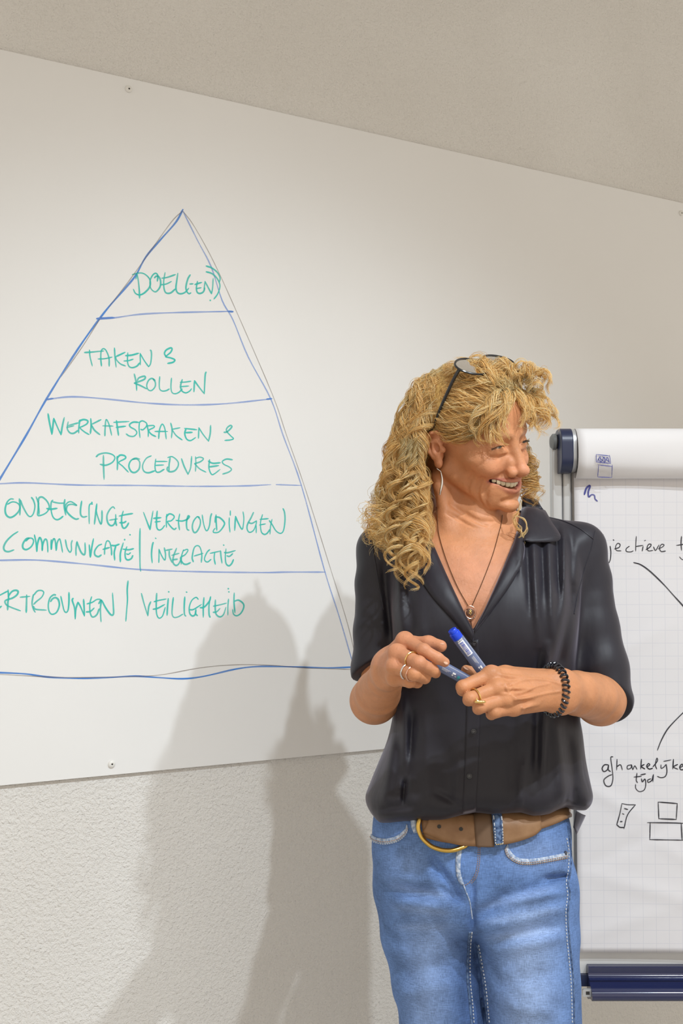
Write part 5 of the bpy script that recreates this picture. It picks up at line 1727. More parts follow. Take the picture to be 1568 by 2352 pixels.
for x_ in (1131, 1147): stitch([(x_, 1868), (x_ + 1, 1900), (x_ + 1, 1938)], M_stl, jeans, .0165, 6.0, .0008)
stitch([(1133, 1937), (1149, 1935)], mat('gold_thread', (.6, .38, .05), .6), jeans, .0165, 4.0, .0009)
for (x, y) in ((1010, 1899), (1057, 1903)):
    P = hit(jeans_sdf, [(x, y)], J0, J1); N = normals(jeans_sdf, P, .003)[0]
    MB().lathe([(.0090, .0032), (.0106, .0030), (.0107, .0004)], P[0], N, 12).build('belt_hole', M_dark, belt, True)
# D-shaped brass ring
bpx = np.array([(1000, 1862), (975, 1872), (964, 1895), (970, 1918), (985, 1936), (1008, 1948), (1034, 1952), (1056, 1948), (1072, 1938), (1068, 1905), (1050, 1868)], float)
bof = catmull(np.array([(.0105,) * 3] * 6 + [(.0105,) * 3, (.0075,) * 3, (.0020,) * 3, (.0015,) * 3, (.004,) * 3]), 6, True)[:, :1]
bpx = catmull(bpx, 6, True)
bk = hit(jeans_sdf, bpx, J0, J1); bk = bk + normals(jeans_sdf, bk, .003) * bof
o = MB().tube(bk, .0036, 12, closed=True).build('buckle', M_brass, belt, True); o['label'] = 'round brass buckle'
# left belt loop peeking out beside the buckle
patch_obj('belt_loop', jeans_sdf, [(944, 1885), (946, 1900), (952, 1914)], [(958, 1885), (960, 1900), (964, 1912)], J0, J1, (.004, .007, .004), M_light, jeans, .002, 12, 4)
# ------------------------------------------------------------------ hair
HRNG = np.random.default_rng(11)
HV, HF, HCc = [], [], []
_nv = 0


def strands(guide, n, crad, curl_r, turns, rad=.00027, M=34, phase=None, flat=.45, trim=.18, ramp=(.08, .35), tone=0.0, taper=.35, frizz=.0012):
    """a lock: n strands round a guide line that winds into a ringlet"""
    global _nv
    g = catmull(np.asarray(guide, float), 10)
    s_ = np.concatenate([[0], np.cumsum(np.linalg.norm(np.diff(g, axis=0), axis=1))])
    t = np.linspace(0, 1, M)
    C = np.stack([np.interp(t * s_[-1], s_, g[:, i]) for i in range(3)], -1)
    T, N, B = frames(C)
    ph0 = HRNG.uniform(0, 2 * np.pi) if phase is None else phase
    sg = 1 if HRNG.random() < .5 else -1
    k = np.clip((t - ramp[0]) / (ramp[1] - ramp[0]), 0, 1); k = k * k * (3 - 2 * k)
    wob = 1 + .35 * np.sin(t * 9 + ph0 * 3)
    phi = sg * 2 * np.pi * turns * t * (1 + .15 * t) + ph0
    cw = crad * (0.55 + 0.6 * np.sin(np.pi * np.clip(t * .9 + .08, 0, 1))) * (1 - (1 - taper) * np.clip((t - .6) / .4, 0, 1))
    ab = np.clip(HRNG.normal(0, 1, (n, 2)), -1.7, 1.7)
    dph = ab[:, 0] * .22
    P = np.empty((n, M, 3))
    for j in range(n):
        ph = phi + dph[j] * k
        rr_ = curl_r * k * wob
        rad_dir = np.cos(ph)[:, None] * N + np.sin(ph)[:, None] * B
        tan_dir = -np.sin(ph)[:, None] * N + np.cos(ph)[:, None] * B
        fr = frizz * (np.sin(t * HRNG.uniform(6, 20) + HRNG.uniform(0, 6))[:, None] * N + np.sin(t * HRNG.uniform(6, 20) + HRNG.uniform(0, 6))[:, None] * B) * (0.3 + t)[:, None]
        end = 1 - abs(HRNG.normal(0, trim)) * .5
        tt = t * max(end, .45)
        X = C + rad_dir * (rr_ + ab[j, 1] * cw * flat)[:, None] + tan_dir * (ab[j, 0] * cw)[:, None] + T * (ab[j, 0] * cw * .5)[:, None] + fr
        P[j] = np.stack([np.interp(tt, t, X[:, i]) for i in range(3)], -1)
    # tubes of three sides
    Tn = np.gradient(P, axis=1); Tn /= np.maximum(np.linalg.norm(Tn, axis=2, keepdims=True), 1e-9)
    ref = np.array([.31, .52, .79])
    Nn = np.cross(Tn, ref); Nn /= np.maximum(np.linalg.norm(Nn, axis=2, keepdims=True), 1e-9)
    Bn = np.cross(Tn, Nn)
    r_ = rad * (1 - .65 * np.clip((t - .75) / .25, 0, 1))[None, :, None] * HRNG.uniform(.75, 1.25, (n, 1, 1))
    V = np.stack([P + r_ * (math.cos(a) * Nn + math.sin(a) * Bn) for a in (0, 2.0944, 4.18879)], 2).reshape(-1, 3)
    base = (np.arange(n)[:, None] * M + np.arange(M - 1)[None]).ravel() * 3
    f = np.concatenate([np.stack([base + a, base + (a + 1) % 3, base + 3 + (a + 1) % 3, base + 3 + a], -1) for a in range(3)])
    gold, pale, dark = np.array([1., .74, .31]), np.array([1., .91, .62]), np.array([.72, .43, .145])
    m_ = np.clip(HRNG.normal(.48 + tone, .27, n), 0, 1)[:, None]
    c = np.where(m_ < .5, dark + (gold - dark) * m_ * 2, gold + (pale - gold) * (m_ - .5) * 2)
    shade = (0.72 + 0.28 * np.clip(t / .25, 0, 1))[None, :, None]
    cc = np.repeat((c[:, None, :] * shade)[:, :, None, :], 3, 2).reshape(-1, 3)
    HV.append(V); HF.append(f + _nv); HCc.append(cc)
    _nv += len(V)


def scalp(q): return face_base(q) - .003
def on_scalp(px, py, off): return hit(lambda P: face_base(to_head(P)), [(px, py)], 1.75, 1.99, off)[0]


yL = np.array([(840, 1010), (870, 962), (900, 940), (1000, 912), (1100, 890), (1200, 882), (1280, 884), (1370, 918)], float)
yR = np.array([(840, 1062), (870, 1052), (900, 1036), (950, 994), (980, 972), (1010, 960), (1060, 956), (1110, 968), (1160, 984), (1220, 985), (1300, 975), (1370, 950)], float)
yF = np.array([(840, 1.935), (870, 1.905), (900, 1.888), (1000, 1.885), (1100, 1.880), (1200, 1.868), (1240, 1.850), (1300, 1.826), (1370, 1.815)], float)
yK = np.array([(840, 1.99), (900, 2.03), (1000, 2.045), (1100, 2.03), (1200, 1.99), (1280, 1.94), (1370, 1.87)], float)


def back_guide(u, v, y0, y1, jit):
    ys = np.linspace(y0, y1, 8)
    G = []
    for i, y in enumerate(ys):
        x = np.interp(y, yL[:, 0], yL[:, 1]) * (1 - u) + np.interp(y, yR[:, 0], yR[:, 1]) * u
        Y = np.interp(y, yF[:, 0], yF[:, 1]) * (1 - v) + np.interp(y, yK[:, 0], yK[:, 1]) * v
        # the mass is round: the outer locks lie deeper
        Y += .045 * (1 - u) ** 2 * np.interp(y, (840, 1100, 1250), (1, .6, 0))
        G.append(W(x + HRNG.normal(0, jit), y, Y + HRNG.normal(0, jit * .0005)))
    return np.array(G)


for i in range(180):                                    # ringlets at the back and side
    u = HRNG.beta(1.0, 1.0); v = HRNG.beta(.65, 1.9)
    y0 = HRNG.uniform(838, 985) if u > .25 else HRNG.uniform(860, 1000)
    if u > .75: y0 = HRNG.uniform(850, 960)
    y1 = HRNG.uniform(1175, 1290) if u < .3 else HRNG.uniform(1150, 1345) if u < .55 else HRNG.uniform(1090, 1335)
    if v > .5: y1 = min(y1, 1230)
    strands(back_guide(u, v, y0, y1, 6), 23, HRNG.uniform(.0022, .0040), HRNG.uniform(.006, .0135), (y1 - y0) / 450 * HRNG.uniform(3.2, 6.0), tone=-.10 * v + .06 * (1 - v), M=54, frizz=.0010)
for i in range(9):                                      # the long front ringlets
    x0 = (955, 958, 950, 940, 948, 930, 958, 945, 925)[i]
    x1 = (978, 950, 938, 925, 955, 905, 970, 935, 890)[i]; y1 = (1318, 1345, 1362, 1330, 1300, 1300, 1290, 1352, 1322)[i]
    ys = np.linspace(1010, y1, 8)
    G = [W(x0 + (x1 - x0) * k_ / 7 + 7 * math.sin(k_ + i), y, np.interp(y, yF[:, 0], yF[:, 1]) - .006 - .002 * (i % 3)) for k_, y in enumerate(ys)]
    strands(G, 44, .0046, .0105, 3.6 + (i % 3) * .7, M=60, tone=.10, taper=.25, trim=.10, frizz=.0006)
for i in range(34):                                     # waves leaving the crown behind the glasses
    u = HRNG.uniform(.05, 1.0)
    strands(back_guide(u, HRNG.uniform(0, .08), HRNG.uniform(836, 868), HRNG.uniform(940, 1060), 4), 24, .0036, HRNG.uniform(.003, .008), HRNG.uniform(1.5, 3.0), tone=.06, M=32, trim=.12)
for i in range(26):                                     # frizzy fine ends on the shoulder
    x0 = HRNG.uniform(860, 930); y0 = HRNG.uniform(1120, 1200)
    G = [W(x0 + HRNG.normal(0, 10), y, np.interp(y, yF[:, 0], yF[:, 1]) + .02) for y in np.linspace(y0, HRNG.uniform(1230, 1275), 6)]
    strands(G, 9, .010, .009, HRNG.uniform(2, 4), rad=.00024, tone=.12, frizz=.005, M=30)
HEADF = lambda P: face_base(to_head(P))
jobs = []
for i in range(60):                                     # smooth side swept back over the ear to the temple piece
    a = HRNG.uniform(0, 1)
    x0 = 1090 + 62 * a + HRNG.normal(0, 5); y0 = 1000 - 98 * a + HRNG.normal(0, 5)
    x2 = 1000 + 30 * a + HRNG.normal(0, 4); y2 = 984 - 108 * a + HRNG.normal(0, 5)
    sag = 16 - 28 * a
    pts = catmull(np.array([(x0, y0), (x0 * .66 + x2 * .34, y0 * .66 + y2 * .34 + sag), (x0 * .33 + x2 * .67, y0 * .33 + y2 * .67 + sag), (x2, y2)]), 3)
    jobs.append((pts, HRNG.uniform(.0035, .008)))
allp = np.concatenate([j[0] for j in jobs])
HP = hit(HEADF, allp, 1.75, 1.99); HN = normals(HEADF, HP, .003)
k0 = 0
for pts, off in jobs:
    n_ = len(pts)
    strands(HP[k0:k0 + n_] + HN[k0:k0 + n_] * off, 24, .0042, .0006, .7, M=20, flat=.25, tone=-.06 + .12 * HRNG.random(), trim=.05, frizz=.0008, taper=.8)
    k0 += n_
OVER = []


def over(pts, offs, *args, **kw): OVER.append((pts, offs, args, kw))


def over_run():
    """guides over the head: they stand off the scalp where the line of sight meets it, else keep their own depth"""
    P4 = np.array([p for o_ in OVER for p in o_[0]], float)
    P = hit(HEADF, P4[:, :2], 1.75, 2.0)
    ok = np.abs(HEADF(P.astype(np.float32))) < .003
    N = normals(HEADF, P, .003)
    k0 = 0
    for pts, offs, args, kw in OVER:
        G = []
        for j, (x, y, Y) in enumerate(pts):
            G.append(P[k0 + j] + N[k0 + j] * offs[j] if ok[k0 + j] else W(x, y, Y))
        k0 += len(pts)
        strands(G, *args, **kw)
    OVER.clear()


for i in range(64):                                     # crown: waves from the front parting back over the head
    a = HRNG.uniform(0, 1)
    x0, y0 = 1180 - 45 * a + HRNG.normal(0, 8), 902 - 10 * a + HRNG.normal(0, 7)
    x3, y3 = 1020 + 50 * HRNG.random(), 872 - 22 * HRNG.random()
    h_ = HRNG.uniform(.006, .019)
    my = 862 - HRNG.uniform(0, 26) + 34 * a
    over([(x0, y0, 1.90), (x0 * .75 + x3 * .25, my + 6, 1.90), (x0 * .5 + x3 * .5, my, 1.915), (x0 * .25 + x3 * .75, (my + y3) / 2, 1.93), (x3, y3, 1.95)], (.008, h_, h_, h_, .012), 24, .0040, HRNG.uniform(.002, .008), HRNG.uniform(1.2, 2.6), M=28, tone=.06 - .15 * (HRNG.random() < .3), trim=.12)
for i in range(28):                                     # big loose curls standing on top
    x0, y0 = HRNG.uniform(1130, 1215), HRNG.uniform(868, 900)
    dx = HRNG.uniform(-24, 52)
    G = [W(x0, y0, 1.885), W(x0 + dx * .3, y0 - 22, 1.88), W(x0 + dx * .7, y0 - HRNG.uniform(26, 42), 1.885), W(x0 + dx * 1.2, y0 - 22, 1.89), W(x0 + dx * 1.4, y0 + HRNG.uniform(-4, 14), 1.89)]
    strands(G, 26, .0030, HRNG.uniform(.005, .010), HRNG.uniform(.8, 1.6), M=30, tone=.08, trim=.12)
for i in range(40):                                     # fringe falling over the forehead
    a = i / 39.0 + HRNG.normal(0, .03)
    if .50 < a < .60 and i % 2: a += .12
    x0, y0 = 1150 + 42 * a + HRNG.normal(0, 5), 900 - 8 * a + HRNG.normal(0, 6)
    x3 = np.interp(a, (0, .25, .5, .62, .8, 1), (1094, 1120, 1150, 1186, 1236, 1266)) + HRNG.normal(0, 6)
    y3 = np.interp(a, (0, .2, .4, .55, .7, 1), (996, 1010, 1008, 975, 990, 988)) + HRNG.normal(0, 10)
    bow = np.interp(a, (0, .4, .6, 1), (-14, -8, 10, 22))
    o_ = HRNG.uniform(.007, .017)
    Yb = np.interp(a, (0, .5, 1), (1.875, 1.868, 1.905))
    over([(x0, y0, Yb), (x0 + (x3 - x0) * .3 + bow * .6, y0 + (y3 - y0) * .25, Yb), (x0 + (x3 - x0) * .7 + bow, y0 + (y3 - y0) * .6, Yb), (x3 + bow * .4, y3 - 12, Yb), (x3 + (9 if a < .5 else -5), y3, Yb)], (.008, o_, o_ + .003, o_ + .004, o_ + .002), 20, .0024, HRNG.uniform(.003, .008), HRNG.uniform(.8, 1.8), M=30, tone=.14, trim=.22, taper=.3)
over_run()
for i in range(16):                                     # light ends beyond the far temple
    x0, y0 = HRNG.uniform(1205, 1235), HRNG.uniform(870, 930)
    G = [W(x0, y0, 1.925), W(x0 + 16, y0 + 18, 1.93), W(x0 + HRNG.uniform(12, 30), y0 + 48, 1.935), W(x0 + HRNG.uniform(14, 34), y0 + HRNG.uniform(60, 85), 1.935)]
    strands(G, 12, .004, HRNG.uniform(.003, .006), HRNG.uniform(1, 2), M=26, tone=.15, frizz=.003)
for i in range(17):                                     # curls behind the far side of the neck
    x0 = HRNG.uniform(1186, 1215); y0 = HRNG.uniform(1010, 1060)
    x1 = HRNG.uniform(1192, 1240); y1 = HRNG.uniform(1112, 1168)
    G = [W(x0 + (x1 - x0) * k_ / 5, y0 + (y1 - y0) * k_ / 5, 2.0) for k_ in range(6)]
    strands(G, 18, .0042, HRNG.uniform(.006, .010), HRNG.uniform(2, 3.2), M=34, tone=.0)
for pts in ([(1197, 1150), (1188, 1178), (1178, 1190), (1190, 1215), (1204, 1232)], [(1185, 1185), (1205, 1195), (1212, 1215), (1200, 1232), (1206, 1255)], [(1180, 1188), (1196, 1222), (1190, 1240)]):
    strands([W(x, y, 1.885) for x, y in pts], 7, .0016, .001, 1, M=26, rad=.00034, tone=.1)
M_hair = mat('blond_hair', (.6, .4, .15), .36, 0, .45)
at = nd(M_hair, 'ShaderNodeAttribute', attribute_name='col')
lk(M_hair, at, 'Color', bsdf(M_hair), 'Base Color')
tr = nd(M_hair, 'ShaderNodeBsdfTranslucent'); lk(M_hair, at, 'Color', tr, 'Color')
mxs = nd(M_hair, 'ShaderNodeMixShader'); mxs.inputs[0].default_value = .48
out = M_hair.node_tree.nodes['Material Output']
lk(M_hair, bsdf(M_hair), 'BSDF', mxs, 1); lk(M_hair, tr, 'BSDF', mxs, 2); lk(M_hair, mxs, 0, out, 'Surface')
hv, hf, hc = np.concatenate(HV), np.concatenate(HF), np.concatenate(HCc)
hair = mesh_obj('hair', hv, hf, M_hair, person)
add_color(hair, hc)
hair['kind'] = 'stuff'; hair['label'] = 'long curly blond hair with a loose fringe'
print('hair tris', len(hf) * 2)


# close under-layer of hair on the scalp and inside the mass of curls
def hair_base(P):
    q = to_head(P)
    hl = np.interp(q[:, 1], (-.10, -.03, -.016, .015, .045, .058, .070, .080), (-.060, -.030, .022, .030, .030, .044, .062, .068))
    d = smax(face_base(q) - .004, (hl - q[:, 2]), .008)
    m_ = chain(P, [W(985, 905, 1.985), W(950, 980, 1.985), W(938, 1080, 1.975), W(938, 1170, 1.955)], [.026, .030, .028, .012], .02)
    return smin(d, m_, .02)


M_hb = mat('blond_underlayer', (.5, .3, .1), .6, 0, .3)
noise_color(M_hb, 60.0, (.34, .19, .055), (.66, .43, .15), .35, .65, stretch=(6, 6, .8))
noise_bump(M_hb, 90.0, .5, .004, stretch=(6, 6, .6))
V_, F_ = sdf_mesh(hair_base, HC - np.array([.17, .12, .24]), HC + np.array([.12, .14, .14]), .0032)
o = mesh_obj('hair_underlayer', V_, F_, M_hb, person)
# ------------------------------------------------------------------ things she wears and holds
def face_hp(*a): return from_head(np.array(a, float))


M_frame = mat('black_acetate', (.012, .013, .016), .22, 0, .6)
M_lens = mat('lens_glass', (1, 1, 1), .03, 0, .5)
bsdf(M_lens).inputs['Transmission Weight'].default_value = 1.0
bsdf(M_lens).inputs['IOR'].default_value = 1.12
gl = empty('glasses', face_hp(0, .03, .12))
tag(gl, 'black framed reading glasses pushed up on the blond hair', 'glasses')
nrm = np.array([0, .42, .91]); e2 = np.array([0, .91, -.42])
for sg in (-1, 1):
    c = np.array([sg * .0355, .026, .1245])
    t = np.linspace(0, 2 * math.pi, 40, endpoint=False)
    loop = [c + np.array([1, 0, 0]) * 0.0320 * math.cos(a_) + e2 * .0250 * math.sin(a_) * (1 - .12 * math.cos(a_) * sg) for a_ in t]
    rim = MB().tube([from_head(p) for p in loop], .0018, 8, closed=True).build('rim', M_frame, gl, True)
    v = [from_head(c + nrm * .0010)] + [from_head(c + (p - c) * .97) for p in loop] + [from_head(c + (p - c) * .97 - nrm * .0012) for p in loop] + [from_head(c - nrm * .0002)]
    n_ = len(loop)
    f = [(0, 1 + k_, 1 + (k_ + 1) % n_) for k_ in range(n_)] + [(1 + k_, 1 + n_ + k_, 1 + n_ + (k_ + 1) % n_, 1 + (k_ + 1) % n_) for k_ in range(n_)] + [(2 * n_ + 1, 1 + n_ + (k_ + 1) % n_, 1 + n_ + k_) for k_ in range(n_)]
    MB().add(v, f).build('lens', M_lens, gl, True)
    arm = catmull(np.array([(sg * .0640, .026, .1235), (sg * .0695, .018, .106), (sg * .0770, .000, .064), (sg * .0800, -.012, .034), (sg * .0815, -.022, .016), (sg * .078, -.034, -.008)]), 6)
    MB().tube([from_head(p) for p in arm], np.linspace(.0030, .0020, len(arm)), 8).build('temple_arm', M_frame, gl, True)
MB().tube([face_hp(-.0055, .024, .1255), face_hp(-.003, .023, .1275), face_hp(.003, .023, .1275), face_hp(.0055, .024, .1255)], .0018, 8).build('bridge', M_frame, gl, True)

# earring
lobe = face_hp(-.0795, -.0075, -.0375)
M_silver = mat('silver', (.75, .75, .74), .25, 1.0)
er = empty('earring', lobe)
tag(er, 'long silver leaf earring hanging from the ear lobe', 'earring')
pe = [W(1012, 1083, lobe[1] - .002), W(1015, 1098, lobe[1] - .003), W(1015, 1112, lobe[1] - .003), W(1012, 1126, lobe[1] - .002), W(1010, 1137, lobe[1])]
wd = [.0006, .0018, .0024, .0020, .0012]
v, f = [], []
pe = catmull(np.array(pe), 4); wd = np.interp(np.linspace(0, 4, len(pe)), range(5), wd)
for p, w_ in zip(pe, wd):
    v += [p + np.array([-w_, .0004, 0]), p + np.array([-w_ * .4, -.0009, 0]), p + np.array([w_ * .4, -.0009, 0]), p + np.array([w_, .0004, 0]), p + np.array([0, .0012, 0])]
for k_ in range(len(pe) - 1):
    for j in range(5): f.append((k_ * 5 + j, k_ * 5 + (j + 1) % 5, k_ * 5 + 5 + (j + 1) % 5, k_ * 5 + 5 + j))
f += [tuple(range(4, -1, -1)), tuple(len(v) - 5 + j for j in range(5))]
MB().add(v, f).build('leaf', M_silver, er, True)
MB().tube([lobe, lobe + np.array([0, -.003, -.002]), pe[0]], .0006, 6).build('hook', M_silver, er, True)

# necklace
M_bronze = mat('bronze_chain', (.16, .085, .045), .35, .9)
M_rose = mat('rose_gold', (.78, .46, .33), .22, 1.0)
nk = empty('necklace', W(1080, 1406, 1.82))
tag(nk, 'fine bronze necklace with an open ring pendant lying on the chest', 'necklace')


def neck_line(pix, off):
    P = hit(upper_sdf, catmull(np.array(pix, float), 8), 1.75, 1.99, off)
    return P
for pix in ([(1004, 1165), (1006, 1200), (1009, 1234), (1026, 1290), (1050, 1348), (1075, 1393)], [(1152, 1184), (1147, 1215), (1131, 1275), (1107, 1338), (1083, 1393)]):
    P = neck_line(pix, .0016)
    s_ = np.concatenate([[0], np.cumsum(np.linalg.norm(np.diff(P, axis=0), axis=1))])
    t = np.arange(0, s_[-1], .0011)
    P = np.stack([np.interp(t, s_, P[:, i]) for i in range(3)], -1)
    MB().tube(P, .00042 + .00026 * (np.arange(len(P)) % 2), 6).build('chain', M_bronze, nk, True)
pc = hit(upper_sdf, [(1079, 1407)], 1.75, 1.99, .004)[0]
pn = normals(upper_sdf, pc[None], .01)[0]; pn = pn * .4 + np.array([0, -.9, .1]); pn /= np.linalg.norm(pn)
ex = np.cross([0, 0, 1.0], pn); ex /= np.linalg.norm(ex); ez = np.cross(pn, ex)
if ex[0] < 0: ex = -ex
loop = [pc + ex * .0082 * math.cos(a_) + ez * .0098 * math.sin(a_) for a_ in np.linspace(0, 2 * math.pi, 32, endpoint=False)]
MB().tube(loop, .0009, 8, closed=True).build('ring_pendant', M_rose, nk, True)
MB().lathe([(-.0004, .0058), (.0002, .0058), (.0005, .0050), (.0004, .0002)], pc - pn * .0006 + ez * .0005, pn, 24).build('medallion', mat('dark_bronze', (.14, .08, .06), .4, .8), nk, True)
tree = MB()
for (dx, dz, r_) in ((0, .0034, .0012), (-.0011, .0018, .0012), (.0011, .0018, .0012), (0, .0006, .0012), (-.0014, -.0010, .001), (.0014, -.0010, .001), (0, -.0026, .0008), (0, -.0040, .0006)):
    q = pc + ex * dx + ez * dz + pn * .0004
    tree.lathe([(-.0006, r_ * .7), (.0001, r_), (.0006, r_ * .6), (.0007, r_ * .1)], q, pn, 8)
tree.build('tree_emblem', mat('gold', (.85, .62, .25), .25, 1.0), nk, True)['label'] = 'tiny gold tree'
for a_ in (-28, -48, -66, -84, -100):
    a_ = math.radians(a_)
    q = pc + ex * .0088 * math.cos(a_) + ez * .0105 * math.sin(a_)
    MB().lathe([(-.0010, .0002), (-.0006, .0008), (0, .0010), (.0006, .0008), (.0010, .0002)], q, pn, 10).build('bead', M_silver, nk, True)
b0, b1 = hit(upper_sdf, [(1080, 1419), (1083, 1444)], 1.75, 1.99, .0022)
MB().tube([b0, b1], .0008, 8).build('bar_drop', M_rose, nk, True)


# rings: each a band round a finger bone
def finger_ring(name, a_, b_, t, r, tube, m, label, lift=0.0):
    a_, b_ = np.asarray(a_), np.asarray(b_)
    ax = (b_ - a_) / np.linalg.norm(b_ - a_)
    c = a_ + (b_ - a_) * t
    u = np.cross(ax, [0, 0, 1.0]); u /= np.linalg.norm(u); w = np.cross(ax, u)
    loop = [c + r * (math.cos(q) * u + math.sin(q) * w) for q in np.linspace(0, 2 * math.pi, 40, endpoint=False)]
    e = empty(name, c)
    tag(e, label, 'ring')
    MB().tube(loop, tube, 8, closed=True).build('band', m, e, True)
    return e, c, ax, u, w


M_gold = mat('yellow_gold', (.83, .58, .22), .2, 1.0)
e, c, ax, u, w = finger_ring('finger_ring', W(912, 1500, 1.688), W(962, 1523, 1.650), .66, .0112, .0011, M_gold, 'thin yellow gold ring on the middle finger of the hand pointing at the marker')
q = c + np.array([0, -.9, -.45]) / 1.0 * .0112
for k_ in range(4): MB().lathe([(-.0009, .0002), (-.0005, .0008), (.0005, .0008), (.0009, .0002)], q + ax * (.0014 * (k_ - 1.5)) + np.array([0, 0, -.0006 * (k_ % 2)]), (0, -1, 0), 8).build('bead', M_gold, e, True)
e, c, ax, u, w = finger_ring('finger_ring', W(906, 1531, 1.684), W(950, 1549, 1.652), .66, .0112, .0010, M_silver, 'beaded silver ring on the ring finger beside a rose gold one')
for k_ in range(26):
    a_ = 2 * math.pi * k_ / 26
    MB().lathe([(-.0008, .0002), (-.0004, .0007), (.0004, .0007), (.0008, .0002)], c - ax * .0016 + .0114 * (math.cos(a_) * u + math.sin(a_) * w), ax, 6).build('bead', M_silver, e, True)
finger_ring('finger_ring', W(906, 1531, 1.684), W(950, 1549, 1.652), .92, .0108, .0011, M_rose, 'plain rose gold ring on the ring finger beside the beaded silver one')
e, c, ax, u, w = finger_ring('finger_ring', W(1143, 1580, 1.690), W(1078, 1605, 1.668), .78, .0113, .0011, M_gold, 'gold ring with an oval ornament on the hand gripping the markers')
oc = W(1102, 1612, 1.6565)
v, f = [], []
def ornament(P): return smin(el(P, oc, (.0085, .003, .0026)), rc(P, oc + np.array([-.004, 0, 0]), W(1094, 1603, 1.6555), .0014, .001), .002)
V_, F_ = sdf_mesh(ornament, oc - np.array([.016, .012, .012]), oc + np.array([.016, .012, .014]), .0009)
mesh_obj('ornament', V_, F_, M_gold, e)

# spiral hair tie worn as a bracelet
wc = W(1270, 1584, 1.752)
fa = W(1368, 1600, 1.865) - W(1282, 1588, 1.752); fa /= np.linalg.norm(fa)
fa = fa * .75 + np.array([.45, -.05, .05]); fa /= np.linalg.norm(fa)
u = np.cross(fa, [0, 0, 1.0]); u /= np.linalg.norm(u); w = np.cross(fa, u)
tn = 30
t = np.linspace(0, 2 * math.pi, tn * 14, endpoint=False)
Rb = np.array([0.0275 * math.cos(q) * u + .0350 * math.sin(q) * w for q in t])
Rn = Rb / np.linalg.norm(Rb, axis=1, keepdims=True)
coil = wc + Rb + .0050 * (np.cos(t * tn)[:, None] * Rn + np.sin(t * tn)[:, None] * fa)
br = MB().tube(coil, .0019, 8, closed=True).build('bracelet', mat('glossy_black_plastic', (.010, .012, .020), .12, 0, .7), None, True)
tag(br, 'black spiral hair tie worn as a bracelet on the wrist', 'bracelet')

# markers
M_mk = mat('marker_barrel', (.125, .160, .285), .35, 0, .5)
M_cap2 = mat('marker_blue', (.004, .050, .60), .28, 0, .5)
M_lab = mat('label_white', (.78, .79, .82), .5)
M_bar = mat('label_blue_print', (.05, .09, .42), .5)
M_teal = mat('label_teal', (.03, .30, .36), .5)


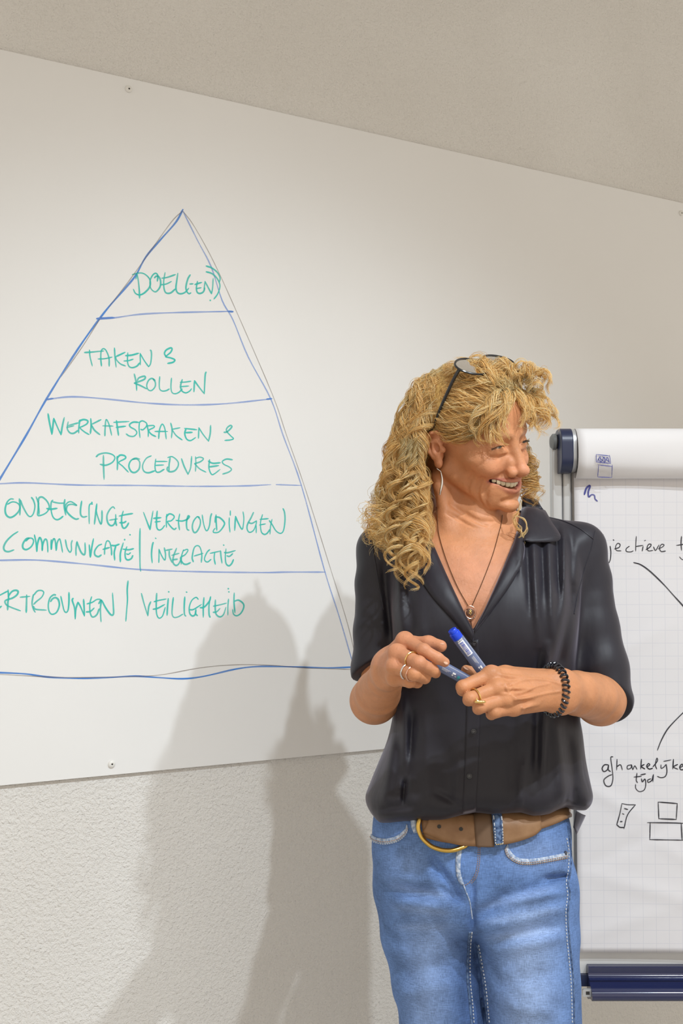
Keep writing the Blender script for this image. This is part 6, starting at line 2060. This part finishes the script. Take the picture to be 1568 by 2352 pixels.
def marker(p_end, p_in, label, with_cap, bars, roll):
    p_end, p_in = np.asarray(p_end), np.asarray(p_in)
    ax = (p_in - p_end); L = np.linalg.norm(ax); ax /= L
    e = empty('marker', p_in); tag(e, label, 'marker')
    R = .0084
    fdir = np.array([0, -1.0, 0]) - ax * np.dot([0, -1.0, 0], ax); fdir /= np.linalg.norm(fdir)
    sd = np.cross(ax, fdir)
    cpl = .016
    MB().lathe([(cpl, R * .96), (cpl + .001, R), (L - .004, R), (L, R * .8)], p_end, ax, 32).build('barrel', M_mk, e, True)
    MB().lathe([(.0, R * .70), (.0008, R * .78), (.0052, R * .80), (.0056, R * .93), (.0064, R * .97), (cpl, R * .97)], p_end, ax, 32).build('end_plug', M_cap2, e, True)['label'] = 'bright blue end plug'

    def pat(name, u0, u1, a0, a1, m, lift=.0002, n=8):
        v, f = [], []
        for k_ in range(n + 1):
            a_ = math.radians(a0 + (a1 - a0) * k_ / n + roll)
            d_ = fdir * math.cos(a_) + sd * math.sin(a_)
            for uu in (u0, u1): v.append(p_end + ax * uu + d_ * (R + lift))
        for k_ in range(n): f.append((2 * k_, 2 * k_ + 1, 2 * k_ + 3, 2 * k_ + 2))
        return v, f
    def piece(name, specs, m, lift=.0002, kind=None):
        mb = MB()
        for sp in specs: mb.add(*pat(name, *sp, m, lift))
        o = mb.build(name, m, e)
        if kind: o['kind'] = kind
        return o
    if bars:
        piece('label_panel', [(.0195, .0445, -28, 34)], M_lab)
        rg = np.random.default_rng(5)
        uu = .0215; sp = []
        while uu < .0425:
            w_ = rg.choice([.0005, .0009, .0014]); sp.append((uu, uu + w_, -14, 24 + rg.uniform(-4, 4))); uu += w_ + rg.choice([.0005, .0008])
        piece('barcode', sp, M_bar, .0004, 'stuff')
        piece('fine_print', [(.0168, .0176, -30, 10), (.0182, .0188, -30, 6), (.017, .0188, 14, 26)], M_lab, .0003, 'stuff')
    piece('fine_print', [(.048 + .0003 * k_, .062 - .002 * k_, -14 + 10 * k_, -11 + 10 * k_) for k_ in range(3)] + [(.0195, L - .02, -52, -50), (.0195, L - .02, -58, -56.5)], M_lab, .0003, 'stuff')
    piece('logo', [(.066, .071, -20, -4), (.066, .0685, 2, 16), (.071, .0735, 6, 12)], M_lab, .0003, 'stuff')
    piece('colour_dot', [(.075, .079, -14, 20)], M_teal, .0003)
    return e


marker(W(1037, 1446, 1.700), W(1150, 1598, 1.722), 'blue whiteboard marker with a white barcode label pointing up from the fist', True, True, 0)
marker(W(948, 1494, 1.698), W(1100, 1578, 1.722), 'second blue marker lying between the two hands under the index fingertip', True, False, 14)

# fingernails
M_nail = mat('nail', (.66, .40, .28), .25, 0, .5)


def nail(tip, along, out, L=.0052, Wd=.0044):
    along = np.asarray(along, float); along /= np.linalg.norm(along)
    out = np.asarray(out, float); out = out - along * np.dot(out, along); out /= np.linalg.norm(out)
    sd = np.cross(along, out)
    R_ = np.stack([sd, along, out], 1)
    P = lambda Q: el(Q, tip, (Wd, L, .0012), R_)
    V_, F_ = sdf_mesh(P, np.asarray(tip) - .008, np.asarray(tip) + .008, .0006)
    mesh_obj('fingernail', V_, F_, M_nail, body)


d1 = W(1021, 1521, 1.670) - W(1005, 1512, 1.664)
nail(W(1023, 1520, 1.6635), d1, (.35, -.8, .5))
d2 = W(1012, 1484, 1.704) - W(984, 1478, 1.716)
nail(W(1013, 1478, 1.700), d2, (0, -.1, 1))
d3 = W(1070, 1539, 1.738) - W(1104, 1552, 1.748)
nail(W(1070, 1535, 1.733), d3, (.3, -.5, 1))
